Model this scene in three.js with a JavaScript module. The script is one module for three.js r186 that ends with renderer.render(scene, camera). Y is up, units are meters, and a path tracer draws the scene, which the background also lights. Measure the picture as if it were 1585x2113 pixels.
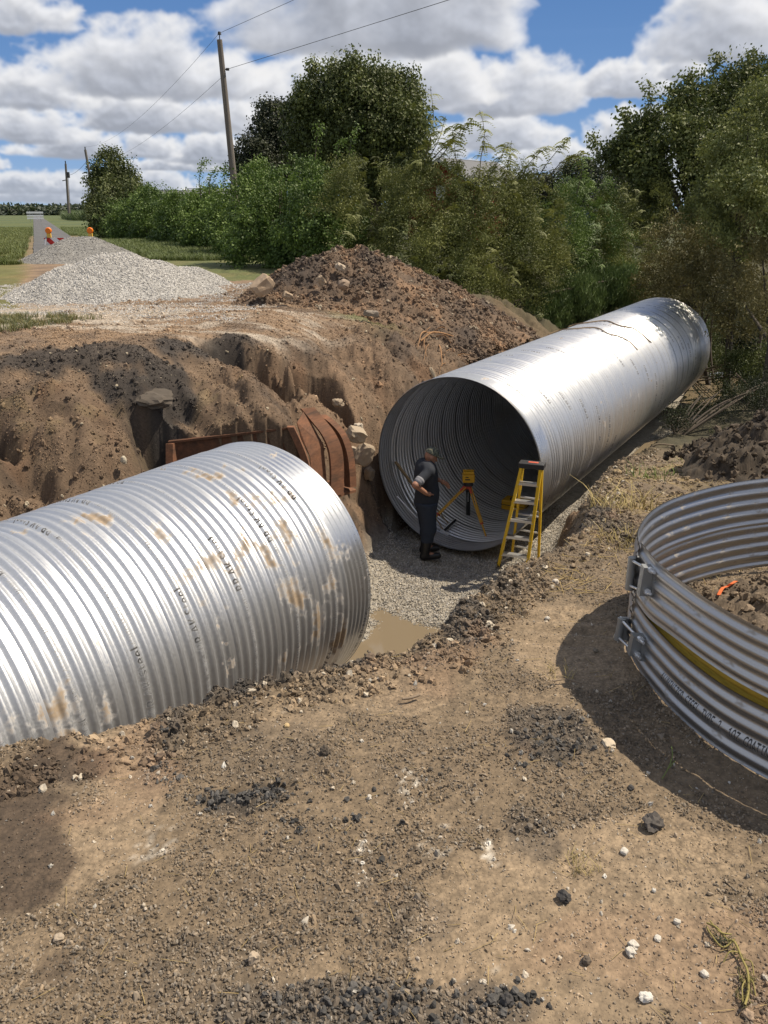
import * as THREE from 'three';
import { mergeGeometries, mergeVertices } from 'three/addons/utils/BufferGeometryUtils.js';
import { MarchingCubes } from 'three/addons/objects/MarchingCubes.js';
import { RoundedBoxGeometry } from 'three/addons/geometries/RoundedBoxGeometry.js';

// ---------------------------------------------------------------- camera, sky, sun, exposure
const scene = new THREE.Scene();
const EYE = 1.6, FOV = 63, PITCH = 19.794 * Math.PI / 180;
const camera = new THREE.PerspectiveCamera(FOV, 768 / 1024, 0.05, 6000);
camera.position.set(0, EYE, 0);
camera.rotation.set(-PITCH, 0, 0);
const renderer = new THREE.WebGLRenderer({ antialias: true });
renderer.setSize(768, 1024);
renderer.toneMapping = THREE.LinearToneMapping;
renderer.toneMappingExposure = 1.25;
renderer.shadowMap.enabled = true;
const SUN = new THREE.Vector3(0.51, 0.85, -0.135).normalize();
const sun = new THREE.DirectionalLight(0xfff1dc, 5);
sun.position.copy(SUN).multiplyScalar(60).add(new THREE.Vector3(2, 0, -12));
sun.target.position.set(2, 0, -12);
sun.castShadow = true;
Object.assign(sun.shadow.camera, { left: -30, right: 30, top: 30, bottom: -30, near: 1, far: 140 });
sun.shadow.mapSize.set(4096, 4096);
sun.shadow.radius = 1;
scene.add(sun, sun.target);

// ---------------------------------------------------------------- numbers: seeded random, noise, pixels to points
function rng(seed) { let a = seed >>> 0; return () => { a = (a + 0x6D2B79F5) | 0; let t = Math.imul(a ^ (a >>> 15), 1 | a); t = (t + Math.imul(t ^ (t >>> 7), 61 | t)) ^ t; return ((t ^ (t >>> 14)) >>> 0) / 4294967296; }; }
const R0 = rng(7);
const PERM = new Uint8Array(512), GRX = new Float32Array(256), GRY = new Float32Array(256), VAL = new Float32Array(256);
{ const p = [...Array(256).keys()]; for (let i = 255; i > 0; i--) { const j = Math.floor(R0() * (i + 1)); [p[i], p[j]] = [p[j], p[i]]; } for (let i = 0; i < 512; i++) PERM[i] = p[i & 255]; for (let i = 0; i < 256; i++) { const a = R0() * 6.28318; GRX[i] = Math.cos(a); GRY[i] = Math.sin(a); VAL[i] = R0(); } }
function noise(x, y) { // gradient noise, about -0.7..0.7
  const xi = Math.floor(x), yi = Math.floor(y), fx = x - xi, fy = y - yi, X = xi & 255, Y = yi & 255;
  const u = fx * fx * fx * (fx * (fx * 6 - 15) + 10), v = fy * fy * fy * (fy * (fy * 6 - 15) + 10);
  const a = PERM[PERM[X] + Y], b = PERM[PERM[X + 1] + Y], c = PERM[PERM[X] + Y + 1], d = PERM[PERM[X + 1] + Y + 1];
  const n0 = GRX[a] * fx + GRY[a] * fy, n1 = GRX[b] * (fx - 1) + GRY[b] * fy, n2 = GRX[c] * fx + GRY[c] * (fy - 1), n3 = GRX[d] * (fx - 1) + GRY[d] * (fy - 1);
  return n0 + (n1 - n0) * u + (n2 - n0 + (n0 - n1 - n2 + n3) * u) * v;
}
function fbm(x, y, n = 4) { let s = 0, a = 1; for (let i = 0; i < n; i++) { s += a * noise(x, y); x = x * 2.03 + 17.1; y = y * 2.03 - 9.7; a *= 0.5; } return s; }
function billow(x, y, n = 3) { let s = 0, a = 1; for (let i = 0; i < n; i++) { s += a * (0.35 - Math.abs(noise(x, y))); x = x * 2.1 + 5.3; y = y * 2.1 + 8.1; a *= 0.5; } return s; }
// rounded lumps: nearest-cell bumps
function lumps(x, y) {
  const xi = Math.floor(x), yi = Math.floor(y); let best = 0;
  for (let j = -1; j <= 1; j++) for (let i = -1; i <= 1; i++) {
    const h = PERM[PERM[(xi + i) & 255] + ((yi + j) & 255)], r = 0.25 + 0.45 * VAL[(h + 71) & 255];
    const dx = xi + i + VAL[h] - x, dy = yi + j + VAL[(h + 31) & 255] - y, q = 1 - (dx * dx + dy * dy) / (r * r);
    if (q > 0) best = Math.max(best, r * Math.sqrt(q));
  }
  return best;
}
const clamp = (x, a = 0, b = 1) => Math.min(b, Math.max(a, x)), lerp = (a, b, t) => a + (b - a) * t;
const sstep = (a, b, x) => { const t = clamp((x - a) / (b - a)); return t * t * (3 - 2 * t); };
const FPX = 1056.5 / Math.tan(FOV * Math.PI / 360), CP = Math.cos(PITCH), SP = Math.sin(PITCH);
function ray(px, py) { const a = (px - 792.5) / FPX, v = (1056.5 - py) / FPX; return [a, -SP + v * CP, -CP - v * SP]; }
function onY(px, py, y = 0) { const r = ray(px, py), t = (y - EYE) / r[1]; return new THREE.Vector3(r[0] * t, y, r[2] * t); }
function onZ(px, py, z) { const r = ray(px, py), t = -Math.abs(z) / r[2]; return new THREE.Vector3(r[0] * t, EYE + r[1] * t, r[2] * t); }
const V = (x, y, z) => new THREE.Vector3(x, y, z);

// ---------------------------------------------------------------- names, labels, things
const used = {};
function numbered(n) { const k = used[n] = (used[n] ?? -1) + 1; return k ? n + '_' + String(k).padStart(3, '0') : n; }
function tag(o, label, category, group) { o.userData = { label, category }; if (group) o.userData.group = group; return o; }
function thing(name, label, category, pos, group) { const o = new THREE.Group(); o.name = numbered(name); if (pos) o.position.copy(pos); tag(o, label, category, group); scene.add(o); return o; }
function shadows(m) { m.castShadow = m.receiveShadow = true; return m; }
function part(name, geo, mat, parent) { const m = shadows(new THREE.Mesh(geo, mat)); m.name = name; parent.add(m); return m; }
function struct(name, geo, mat) { const m = shadows(new THREE.Mesh(geo, mat)); m.name = numbered(name); m.userData = { kind: 'structure' }; scene.add(m); return m; }
function merged(list) { const gs = list.map((g) => { g = g.index ? g.toNonIndexed() : g; for (const k of Object.keys(g.attributes)) if (!['position', 'normal', 'uv'].includes(k)) g.deleteAttribute(k); return g; }); return mergeGeometries(gs); }
function box(w, h, d, x = 0, y = 0, z = 0, b = 0) { const g = b ? new RoundedBoxGeometry(w, h, d, 2, b) : new THREE.BoxGeometry(w, h, d); g.translate(x, y, z); return g; }
function bar(a, b, w, d, roll = 0) { // a box from a to b
  const v = b.clone().sub(a), l = v.length(), g = new THREE.BoxGeometry(w, l, d); g.translate(0, l / 2, 0);
  g.rotateY(roll); g.applyQuaternion(new THREE.Quaternion().setFromUnitVectors(V(0, 1, 0), v.normalize())); g.translate(a.x, a.y, a.z); return g;
}
function rod(a, b, r0, r1 = r0, n = 10) { const v = b.clone().sub(a), l = v.length(), g = new THREE.CylinderGeometry(r1, r0, l, n); g.translate(0, l / 2, 0); g.applyQuaternion(new THREE.Quaternion().setFromUnitVectors(V(0, 1, 0), v.normalize())); g.translate(a.x, a.y, a.z); return g; }
function tube(pts, r, seg = 24, n = 7) { return new THREE.TubeGeometry(new THREE.CatmullRomCurve3(pts), seg, r, n); }
function std(o) { return new THREE.MeshStandardMaterial(o); }
const lin = (r, g, b) => new THREE.Color().setRGB(r, g, b);

// ---------------------------------------------------------------- the sky: blue air and heaps of cumulus, thinning out overhead
{
  const W = 4096, H = 2048, data = new Float32Array(W * H * 4), D2R = Math.PI / 180;
  const toAE = (px, py) => { const r = ray(px, py), l = Math.hypot(r[0], r[2]); return [Math.atan2(r[0], -r[2]) / D2R, Math.atan2(r[1], l) / D2R]; };
  const clouds = []; const rc = rng(91);
  function put(px, base, w, h, dark = 0.5) { const [a, e] = toAE(px, base), [a1] = toAE(px + w, base), [, e1] = toAE(px, base - h); clouds.push({ a, e, w: Math.abs(a1 - a), h: e1 - e, dark, s: rc() * 100 }); }
  put(780, 82, 360, 250, 0.9); put(300, 182, 300, 150, 0.75); put(760, 200, 330, 150, 0.6); put(1480, 106, 215, 170, 0.6);
  put(1300, 190, 115, 72, 0.4); put(1045, 222, 175, 120, 0.6); put(70, 212, 150, 96, 0.7); put(40, 52, 150, 120, 0.8);
  put(330, 262, 220, 84, 0.7); put(60, 285, 150, 76, 0.7); put(1020, 300, 170, 80, 0.5); put(1330, 300, 150, 92, 0.4); put(640, 275, 200, 90, 0.6);
  put(1410, 158, 70, 46, 0.25); put(200, 318, 200, 56, 0.75); put(470, 330, 180, 60, 0.7); put(800, 320, 200, 60, 0.6); put(1130, 345, 160, 56, 0.5); put(1500, 330, 180, 70, 0.5); put(1560, 215, 120, 70, 0.4);
  for (let i = 0; i < 34; i++) put(-150 + rc() * 1900, 335 + rc() * 85, 90 + rc() * 140, 22 + rc() * 24, 0.6);
  for (let i = 0; i < 330; i++) { // the rest of the sky, all round
    const e = 0.6 + 58 * Math.pow(rc(), 2.1), a = rc() * 360 - 180;
    if (Math.abs(a) < 33 && e < 13.5) continue;
    const s = 0.35 + e / 11; clouds.push({ a, e, w: (4 + rc() * 7) * Math.min(s, 2.6) / Math.cos(e * D2R), h: (1.6 + rc() * 2.2) * Math.min(s, 2.6), dark: 0.4 + rc() * 0.4, s: rc() * 100 });
  }
  clouds.sort((p, q) => p.e - q.e);
  const rows = new Map();
  const dens = (c, da, de, az, el) => { // >0 inside the cloud
    const x = da / c.w, y = de / c.h, k = 1 / Math.max(c.h, 0.5);
    const below = de < 0 ? de * 5 / c.h : 0;
    const b = billow(az * k * 1.15 + c.s, el * k * 1.7 - c.s, 5), f = fbm(az * k * 0.55 + c.s * 3, el * k * 0.6, 3);
    return 0.66 - x * x - Math.max(y, 0) * Math.max(y, 0) * 0.85 - below * below * 0.5 + b * 0.72 + f * 0.6 + (de < 0 ? below * 0.35 : 0);
  };
  for (let j = 0; j < H; j++) {
    if (j > H * 0.58 && j % 3) { data.copyWithin(j * W * 4, (j - 1) * W * 4, j * W * 4); continue; }
    const el = ((j + 0.5) / H - 0.5) * 180, list = clouds.filter((c) => el > c.e - c.h * 0.6 && el < c.e + c.h * 1.9), high = el > 14 || el < -1;
    const up = clamp(el / 90);
    for (let i = 0; i < W; i++) {
      const o = (j * W + i) * 4; data[o + 3] = 1;
      // direction = (cos el cos phi, sin el, cos el sin phi), phi = (u - 0.5) * 2pi; azimuth is measured from -z
      const phi = ((i + 0.5) / W - 0.5) * 360; let az = phi + 90; if (az > 180) az -= 360;
      if (i % (high || Math.abs(az) > 34 ? 4 : 1)) { data[o] = data[o - 4]; data[o + 1] = data[o - 3]; data[o + 2] = data[o - 2]; continue; }
      const hz = Math.pow(1 - up, 6), hz2 = Math.exp(-Math.max(el, 0) / 3.2);
      let r = lerp(lerp(0.055, 0.25, hz), 0.50, hz2), g = lerp(lerp(0.16, 0.50, hz), 0.68, hz2), b = lerp(lerp(0.46, 0.93, hz), 0.90, hz2);
      if (el < 0) { r = 0.2; g = 0.2; b = 0.17; }
      for (const c of list) {
        let da = az - c.a; if (da > 180) da -= 360; if (da < -180) da += 360;
        if (Math.abs(da) > c.w * 1.5) continue;
        const de = el - c.e, d = dens(c, da, de, az, el); if (d <= 0) continue;
        const alpha = 1 - Math.exp(-d * d * 10 - d * 2.6), q = c.h * 0.14;
        let occ = 0; for (let s = 1; s <= 4; s++) occ += Math.max(0, dens(c, da + q * s * 0.42, de + q * s, az + q * s * 0.42, el + q * s)) * (0.5 + 0.25 * s);
        const rel = high ? 0 : d - dens(c, da + c.h * 0.045, de + c.h * 0.085, az + c.h * 0.045, el + c.h * 0.085);
        const T = Math.exp(-occ * (0.36 + 0.2 * c.dark)), edge = Math.exp(-d * 4);
        const lum = lerp(0.60 - 0.13 * c.dark, 1.16, clamp(T * 0.95 + edge * 0.22 - 0.03 + clamp(rel * 0.75, -0.12, 0.3)));
        const far = Math.exp(-Math.max(c.e, 0.3) / 2.2) * 0.5;
        let cr = lum * lerp(0.86, 1, T), cg = lum * lerp(0.93, 0.99, T), cb = lum * lerp(1.10, 0.985, T);
        cr = lerp(cr, 0.60, far); cg = lerp(cg, 0.70, far); cb = lerp(cb, 0.86, far);
        r = lerp(r, cr, alpha); g = lerp(g, cg, alpha); b = lerp(b, cb, alpha);
      }
      data[o] = r * 0.62; data[o + 1] = g * 0.62; data[o + 2] = b * 0.62;
    }
  }
  const sky = new THREE.DataTexture(data, W, H, THREE.RGBAFormat, THREE.FloatType);
  sky.mapping = THREE.EquirectangularReflectionMapping; sky.magFilter = THREE.LinearFilter; sky.needsUpdate = true;
  scene.background = sky; scene.environment = sky;
}

// ---------------------------------------------------------------- pipes' places: rim centre, axis pointing away from the camera
const RP = 1.385;
function axisOf(deg, rise) { const t = deg * Math.PI / 180; return { a: V(Math.sin(t) * Math.cos(rise), Math.sin(rise), -Math.cos(t) * Math.cos(rise)), u: V(Math.cos(t), 0, Math.sin(t)) }; }
const PB = { c: V(1.095, -2.071, -12.255), ...axisOf(30.63, 0.0098), len: 12.5 };
const PA = { c: V(-1.276, -2.037, -8.428), ...axisOf(34.03, 0.0255), len: 8.2 };
const along = (P, t, s, y) => V(P.c.x + P.a.x * t + P.u.x * s, y, P.c.z + P.a.z * t + P.u.z * s);
const FLOOR = -3.47, FARY = -0.25;

// ---------------------------------------------------------------- the lie of the land
function rbf(pts, k = 1) { // exact through the points, linear kernel plus a constant
  const n = pts.length, A = [], phi = (d) => -d;
  for (let i = 0; i <= n; i++) { const r = new Float64Array(n + 2); for (let j = 0; j < n; j++) r[j] = i < n ? phi(Math.hypot(pts[i].x - pts[j].x, pts[i].z - pts[j].z)) - (i === j ? 0.02 : 0) : 1; r[n] = i < n ? 1 : 0; r[n + 1] = i < n ? pts[i].y : 0; A.push(r); }
  for (let c = 0; c <= n; c++) { let p = c; for (let r = c + 1; r <= n; r++) if (Math.abs(A[r][c]) > Math.abs(A[p][c])) p = r; [A[c], A[p]] = [A[p], A[c]]; for (let r = c + 1; r <= n; r++) { const f = A[r][c] / A[c][c]; if (f) for (let q = c; q <= n + 1; q++) A[r][q] -= f * A[c][q]; } }
  const w = new Float64Array(n + 1); for (let r = n; r >= 0; r--) { let v = A[r][n + 1]; for (let q = r + 1; q <= n; q++) v -= A[r][q] * w[q]; w[r] = v / A[r][r]; }
  const X = Float64Array.from(pts, (p) => p.x), Z = Float64Array.from(pts, (p) => p.z);
  return (x, z) => { let s = w[n]; for (let i = 0; i < n; i++) { const dx = x - X[i], dz = z - Z[i]; s -= w[i] * Math.sqrt(dx * dx + dz * dz); } return s; };
}
const farPts = [];
{
  const p = (x, z, y) => farPts.push(V(x, y, z)), q = (px, py, z) => farPts.push(onZ(px, py, z));
  // trench floor along both pipes and between them
  for (const t of [-8, -6, -4, -2, -0.4]) { p(...xz(along(PA, t, 0, 0)), FLOOR); p(...xz(along(PA, t, 2.1, 0)), FLOOR); p(...xz(along(PA, t, -1.65, 0)), -3.2); }
  p(0.66, -12.2, FLOOR); p(2.2, -11.9, FLOOR); p(1.2, -10.5, -3.48); p(-0.4, -10.5, -3.52); p(0.3, -9.6, -3.66); p(-0.15, -9.3, -3.67); p(0.5, -8.9, -3.69); p(-0.1, -8.4, -3.68); p(0.5, -8.1, -3.68); p(0.5, -10.5, -3.50); p(1.9, -9.6, -3.5); p(0.0, -11.3, FLOOR); p(2.6, -10.6, -3.48);
  for (const t of [1.5, 4, 7, 10, 12.5]) { p(...xz(along(PB, t, 0, 0)), FLOOR + 0.006 * t); p(...xz(along(PB, t, 2.2, 0)), FLOOR + 0.006 * t); }
  for (const [t, s] of [[15, 0], [19, 0], [25, 0], [15, 2.5], [16, -3], [20, 4], [24, -3]]) p(...xz(along(PB, t, s, 0)), -3.35);
  function xz(v) { return [v.x, v.z]; }
  // far lip and wall of the trench, read off the photograph
  for (const [px, py, z] of [[0, 762, 10.7], [100, 757, 10.8], [200, 750, 11], [300, 750, 11.2], [400, 735, 11.9], [0, 850, 10.2], [100, 850, 10.3], [250, 850, 10.6], [330, 850, 10.9],
    [0, 930, 9.7], [100, 930, 9.8], [220, 930, 10.1], [300, 930, 10.3], [0, 1010, 9.2], [100, 1005, 9.4], [190, 1000, 9.6],
    [455, 765, 11.9], [400, 800, 11.55], [520, 800, 11.8], [430, 850, 11.2], [560, 840, 11.5], [600, 868, 11.4], [350, 880, 10.95], [500, 880, 11.05], [380, 905, 10.85], [600, 885, 11.3],
    [500, 742, 12.9], [590, 770, 13.0], [650, 790, 13.3], [500, 700, 13.2], [600, 700, 13.9], [560, 645, 15.6], [420, 680, 14], [300, 690, 13.4], [520, 660, 14.6],
    [690, 730, 14.3], [780, 700, 15.8], [860, 690, 17.2], [960, 715, 18.1], [1040, 700, 19.6], [700, 800, 13.4], [740, 860, 13.1], [800, 800, 14.1], [880, 760, 15.2], [950, 762, 16.1], [770, 950, 12.8], [730, 1040, 12.2], [690, 1000, 11.9], [640, 950, 11.7], [790, 1090, 12.9], [640, 845, 12.3], [700, 690, 15.8], [620, 650, 16]]) q(px, py, z);
  for (const [x, z] of [[-4, -14.5], [-6, -15], [-9, -13], [-14, -11], [-6, -18], [-3.4, -17.5], [-10, -20], [-5, -25], [-1, -25], [-16, -18], [-18, -30], [-4, -34], [3, -27], [2, -34], [-9, -8.5], [-12, -4], [-14, 3], [-12, 6]]) p(x, z, FARY);
  for (const [x, z, y] of [[0.5, -19, -0.35], [-1, -20, -0.3], [2.2, -20.5, -0.7], [3.6, -22.5, -1.1], [5, -26, -1.4], [8, -30, -2.2], [20, -30, -1.6], [16, -20, -1.9], [13, -16, -1.6], [24, -22, -1.2], [12, -40, -0.4], [30, -40, -0.3], [-6.5, -4.5, -0.25], [-8, -1, -0.25], [-9, 3, -0.25], [-5.6, -7.4, -0.7]]) p(x, z, y);
}
const farRaw = rbf(farPts);
const soft = (x, k) => k * Math.log1p(Math.exp(x / k));
const nearY = (x, z) => { const d = -z - 4, s = d > 40 ? d : soft(d, 0.35); return Math.max(-0.246 * s, -2.5 - 0.5 * Math.tanh(s / 14)) + (x > 7 ? 0.05 * (x - 7) * sstep(4, 12, s) : 0); };
function onBank(px, py) { let lo = 0.5, hi = 26; for (let i = 0; i < 40; i++) { const m = (lo + hi) / 2, q = onZ(px, py, m); if (q.y > nearY(q.x, q.z)) lo = m; else hi = m; } const q = onZ(px, py, lo); q.y = nearY(q.x, q.z); return q; }
const LIP = [V(-8, 0, 7.5), V(-5, 0, 2.8), V(-3.6, 0, 0.6), V(-2.4, 0, -1.15)];
for (const [px, py] of [[0, 1545], [130, 1525], [330, 1472], [480, 1422], [600, 1392], [720, 1362], [850, 1342], [905, 1318], [925, 1275], [1000, 1218], [1040, 1182], [1120, 1150], [1195, 1105], [1212, 1075], [1222, 1030], [1245, 990], [1285, 958], [1330, 925]]) LIP.push(onBank(px, py));
LIP.push(along(PB, 8.5, 2.3, 0), along(PB, 12, 2.3, 0), along(PB, 18, 2.8, 0), along(PB, 30, 3, 0));
const LIPX = LIP.map((p) => p.x), LIPZ = LIP.map((p) => p.z), POLYX = [...LIPX, 400, 400, -8], POLYZ = [...LIPZ, -60, 60, 60];
function lipDist(x, z) { // > 0 on the near bank
  let d2 = 1e9, inside = false;
  for (let i = 0; i + 1 < LIPX.length; i++) { const ax = LIPX[i], az = LIPZ[i], bx = LIPX[i + 1] - ax, bz = LIPZ[i + 1] - az, t = clamp(((x - ax) * bx + (z - az) * bz) / (bx * bx + bz * bz)), dx = x - ax - bx * t, dz = z - az - bz * t; d2 = Math.min(d2, dx * dx + dz * dz); }
  for (let i = 0, n = POLYX.length, j = n - 1; i < n; j = i++) if ((POLYZ[i] > z) !== (POLYZ[j] > z) && x < (POLYX[j] - POLYX[i]) * (z - POLYZ[i]) / (POLYZ[j] - POLYZ[i]) + POLYX[i]) inside = !inside;
  return inside ? Math.sqrt(d2) : -Math.sqrt(d2);
}
function blob(px, py, rx, ry, o = {}) { const c = onBank(px, py), a = onBank(px, py - ry), b = onBank(px, py + ry), e = onBank(px + rx, py); return { x: c.x, z: c.z, rx: Math.abs(e.x - c.x), rz: Math.abs(a.z - b.z) / 2, ...o }; }
const inBlob = (b, x, z, n) => { const dx = (x - b.x) / b.rx, dz = (z - b.z) / b.rz; if (dx > 2 || dx < -2 || dz > 2 || dz < -2) return 0; return sstep(1.12, 0.82, Math.sqrt(dx * dx + dz * dz) + n); };
// matter lying on the near bank: damp mud, crumbled blacktop, trodden pale soil, white scrapes
const DAMP = [blob(30, 1680, 130, 150), blob(90, 1600, 120, 60), blob(70, 1800, 70, 90), blob(180, 1590, 70, 40), blob(120, 1990, 60, 40, { k: 0.5 })];
const BLACK = [blob(560, 1385, 110, 34), blob(440, 1425, 90, 34), blob(680, 1368, 90, 20), blob(500, 1650, 85, 30), blob(540, 1640, 50, 25), blob(1130, 1520, 85, 60), blob(960, 1285, 60, 45), blob(1030, 1215, 60, 28, { k: 0.7 }), blob(740, 2080, 290, 60), blob(430, 2000, 150, 90, { k: 0.45 }), blob(340, 1540, 40, 80, { k: 0.7 }), blob(860, 1900, 70, 60, { k: 0.55 }), blob(1100, 1720, 50, 50, { k: 0.7 }), blob(560, 1560, 130, 60, { k: 0.35 }), blob(1215, 1065, 40, 60, { k: 0.8 }), blob(950, 2060, 70, 30, { k: 0.8 })];
const PALE = [blob(240, 1660, 90, 150, { k: 0.8 }), blob(220, 1520, 100, 34), blob(1220, 1900, 340, 190), blob(1330, 1760, 190, 90), blob(940, 1950, 110, 130), blob(1180, 1330, 150, 90), blob(800, 1420, 110, 60, { k: 0.6 }), blob(620, 1480, 90, 50, { k: 0.5 }), blob(60, 1960, 60, 50, { k: 0.5 }), blob(610, 1990, 100, 40, { k: 0.5 })];
const WHITE = [blob(840, 1625, 26, 40), blob(750, 1790, 24, 70), blob(730, 1840, 12, 24), blob(320, 1740, 40, 40, { k: 0.5 }), blob(990, 1680, 18, 30), blob(1010, 1770, 16, 40), blob(580, 1460, 14, 30), blob(1000, 2020, 50, 20), blob(1040, 1580, 30, 18, { k: 0.6 }), blob(160, 1910, 30, 14), blob(1370, 1790, 90, 10, { k: 0.7 }), blob(900, 1740, 50, 40, { k: 0.5 }), blob(1330, 2070, 24, 14)];
const most = (list, x, z, n) => { let m = 0; for (const b of list) m = Math.max(m, (b.k ?? 1) * inBlob(b, x, z, n)); return m; };
const HOLE = blob(500, 1655, 50, 14), DUG = blob(530, 1630, 75, 14);
function groundAt(x, z) {
  // returns [height, near 0..1, lip distance]
  const R = Math.hypot(x + 1, z + 10);
  if (R > 60) return [FARY, 0, -50];
  const d0 = lipDist(x, z);
  if (d0 > 0.3) return [lerp(nearY(x, z), FARY, sstep(24, 50, R)), 1, d0];
  const far = lerp(farRaw(x, z), FARY, sstep(28, 52, R));
  if (d0 < -3.2) return [far, 0, d0];
  const d = d0 + 0.07 * noise(x * 3.1, z * 3.1) + 0.05 * noise(x * 9, z * 9);
  const w = lerp(0.5, 1.1, sstep(-5, -12, z)), t = sstep(-w, 0.03, d);
  const ny = lerp(nearY(x, z), FARY, sstep(24, 50, R));
  return [lerp(Math.min(far, ny), ny, t), t, d];
}

// fine relief and colour of the land; returns [y, r, g, b]
const SC = [0, 0, 0, 0];
const mixc = (c, r, g, b, t) => { c[1] = lerp(c[1], r, t); c[2] = lerp(c[2], g, t); c[3] = lerp(c[3], b, t); };
const ROADDIR = V(-0.3675, 0, -0.93), ROADW = 1.32, ROADAT = onY(106, 485, -0.2).addScaledVector(ROADDIR, -46);
const roadOff = (x, z) => (x - ROADAT.x) * -ROADDIR.z + (z - ROADAT.z) * ROADDIR.x; // to the right of the road's middle
function surf(x, z, coarse = false) {
  const [y0, t, d] = groundAt(x, z), c = SC; let y = y0;
  const dist = Math.hypot(x, z);
  if (t > 0.5 && dist < 30) { // near bank
    const n = fbm(x * 2.2, z * 2.2, 4) * 0.5, n2 = fbm(x * 7 + 40, z * 7, 3) * 0.6, wob = n * 0.7 + n2 * 0.35;
    const black = z > -9 ? most(BLACK, x, z, wob * 1.5 - 0.05) * 0.8 : 0, pale = z > -9 ? most(PALE, x, z, wob) : 0, damp = z > -9 ? most(DAMP, x, z, wob * 1.9) : 0, white = z > -9 ? most(WHITE, x, z, wob * 1.6) : 0;
    const lip = sstep(0.42, 0.02, d) * (x < -0.75 ? 0.45 : 1), nearer = sstep(-8, -4, z);
    const rough = clamp(0.45 + n * 0.5 + black * 0.8 - pale * 0.55 - damp * 0.4 + lip * 0.6, 0.06, 1.5);
    y += 0.028 * fbm(x * 1.1, z * 1.1, 3) + 0.012 * fbm(x * 5, z * 5, 3) * (0.5 + rough);
    if (!coarse) y += rough * (0.016 * lumps(x * 24, z * 24) * sstep(-0.1, 0.3, noise(x * 6, z * 6) + rough * 0.4) + 0.010 * lumps(x * 48 + 3, z * 48) + 0.006 * lumps(x * 90, z * 90 + 9));
    y += lip * (0.35 + black * 0.8) * (0.030 * lumps(x * 12, z * 12) + 0.028 * lumps(x * 21 + 7, z * 21) + 0.02 * noise(x * 4, z * 4) + 0.006);
    y += (1 - nearer) * (0.10 * fbm(x * 0.9, z * 0.9, 4) + 0.06 * lumps(x * 5, z * 5) * sstep(0, 0.4, noise(x * 1.3, z * 1.3)));
    // wheel ruts on the pale trodden part
    const ru = x * 0.17 - z * 0.985; y += pale * 0.010 * Math.sin(ru * 62 + 2.2 * noise(x * 1.5, z * 1.5)) * sstep(-0.2, 0.3, noise(x * 0.9 + 4, z * 3 + 2));
    const hole = inBlob(DUG, x, z, n2 * 0.8); y -= hole * 0.018; 
    c[1] = 0.212; c[2] = 0.158; c[3] = 0.100;
    mixc(c, 0.168, 0.126, 0.082, clamp(0.5 + n * 2.2 + n2 * 0.9) * 0.75);
    mixc(c, 0.315, 0.236, 0.152, pale * clamp(0.8 + n2 * 0.8));
    mixc(c, 0.085, 0.060, 0.040, damp * 0.92);
    mixc(c, 0.060, 0.053, 0.046, clamp(black * 0.85 + lip * 0.35 * sstep(-0.2, 0.3, n2)));
    mixc(c, 0.62, 0.58, 0.50, white * sstep(0.12, 0.4, n2 * 0.7 + 0.9 * noise(x * 70, z * 45)) * 0.8);
    const red = sstep(0.28, 0.5, fbm(x * 1.7 + 30, z * 1.7, 3)); mixc(c, 0.27, 0.17, 0.105, red * 0.35);
    if (z < -4) { const straw = sstep(0.05, 0.45, fbm(x * 1.3 + 9, z * 1.3, 3)); mixc(c, 0.36, 0.27, 0.13, straw * 0.6 * (1 - nearer)); const dk = sstep(0.05, 0.4, fbm(x * 0.8 - 20, z * 0.8, 3)); mixc(c, 0.10, 0.075, 0.05, dk * 0.7 * (1 - nearer)); const gr = sstep(-14, -17.5, z + noise(x, z) * 2.5); mixc(c, 0.045, 0.045, 0.022, gr * 0.85); }
    const v = 1 + 0.35 * noise(x * 31, z * 31) + 0.3 * noise(x * 75, z * 75); c[1] *= v; c[2] *= v; c[3] *= v;
  } else if (dist < 75) {
    const zz = z - 0.9 * y0, n = fbm(x * 0.7, zz * 0.7, 4), n2 = fbm(x * 3 + 7, zz * 3, 4);
    const fbk = x < -1.3 && z > -14 && z < -10 ? farBlack(x, z) : 0; y += fbk * (0.05 * lumps(x * 7, z * 7) + 0.03 * lumps(x * 15, z * 15));
    const floor = sstep(-2.9, -3.35, y0) * (z > -24 ? 1 : 0), top = sstep(-0.75, -0.3, y0), wall = 1 - Math.max(floor, top);
    const aLong = (x - PB.c.x) * PB.a.x + (z - PB.c.z) * PB.a.z, aSide = (x - PB.c.x) * PB.u.x + (z - PB.c.z) * PB.u.z;
    const right = sstep(-2.2, -1.2, x) * wall; // the scraped face left of the far pipe
    y += wall * (0.22 * fbm(x * 0.9 + 3, z * 0.9, 4) + 0.10 * (lumps(x * 2.7, z * 2.7)) * (1 - right * 0.5) + 0.06 * lumps(x * 6.1, z * 6.1) + 0.035 * n2);
    y -= wall * (0.12 * sstep(0.16, 0, Math.abs(noise(x * 0.85 + 3, z * 0.85))) + 0.07 * sstep(0.12, 0, Math.abs(noise(x * 2.1, z * 2.1 + 5)))) * (1 - right * 0.6); y += wall * 0.09 * lumps(x * 1.25 + 4, z * 1.25);
    y += right * 0.09 * Math.sin(aLong * 5.2 + 1.6 * n + 1.2 * noise(aLong * 2, aSide)) ;
    if (x < -2.2 && wall > 0.2) y += 0.10 * wall * billow(x * 1.4, z * 1.4, 3);
    y += top * (dist < 32 ? 0.05 * fbm(x * 1.4, z * 1.4, 4) + 0.018 * lumps(x * 6, z * 6) : 0.03 * n);
    y += floor * (0.04 * fbm(x * 1.2 + 9, z * 1.2, 3) + 0.035 * fbm(x * 3.4, z * 3.4 + 7, 3) + 0.012 * lumps(x * 14, z * 14));
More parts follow.
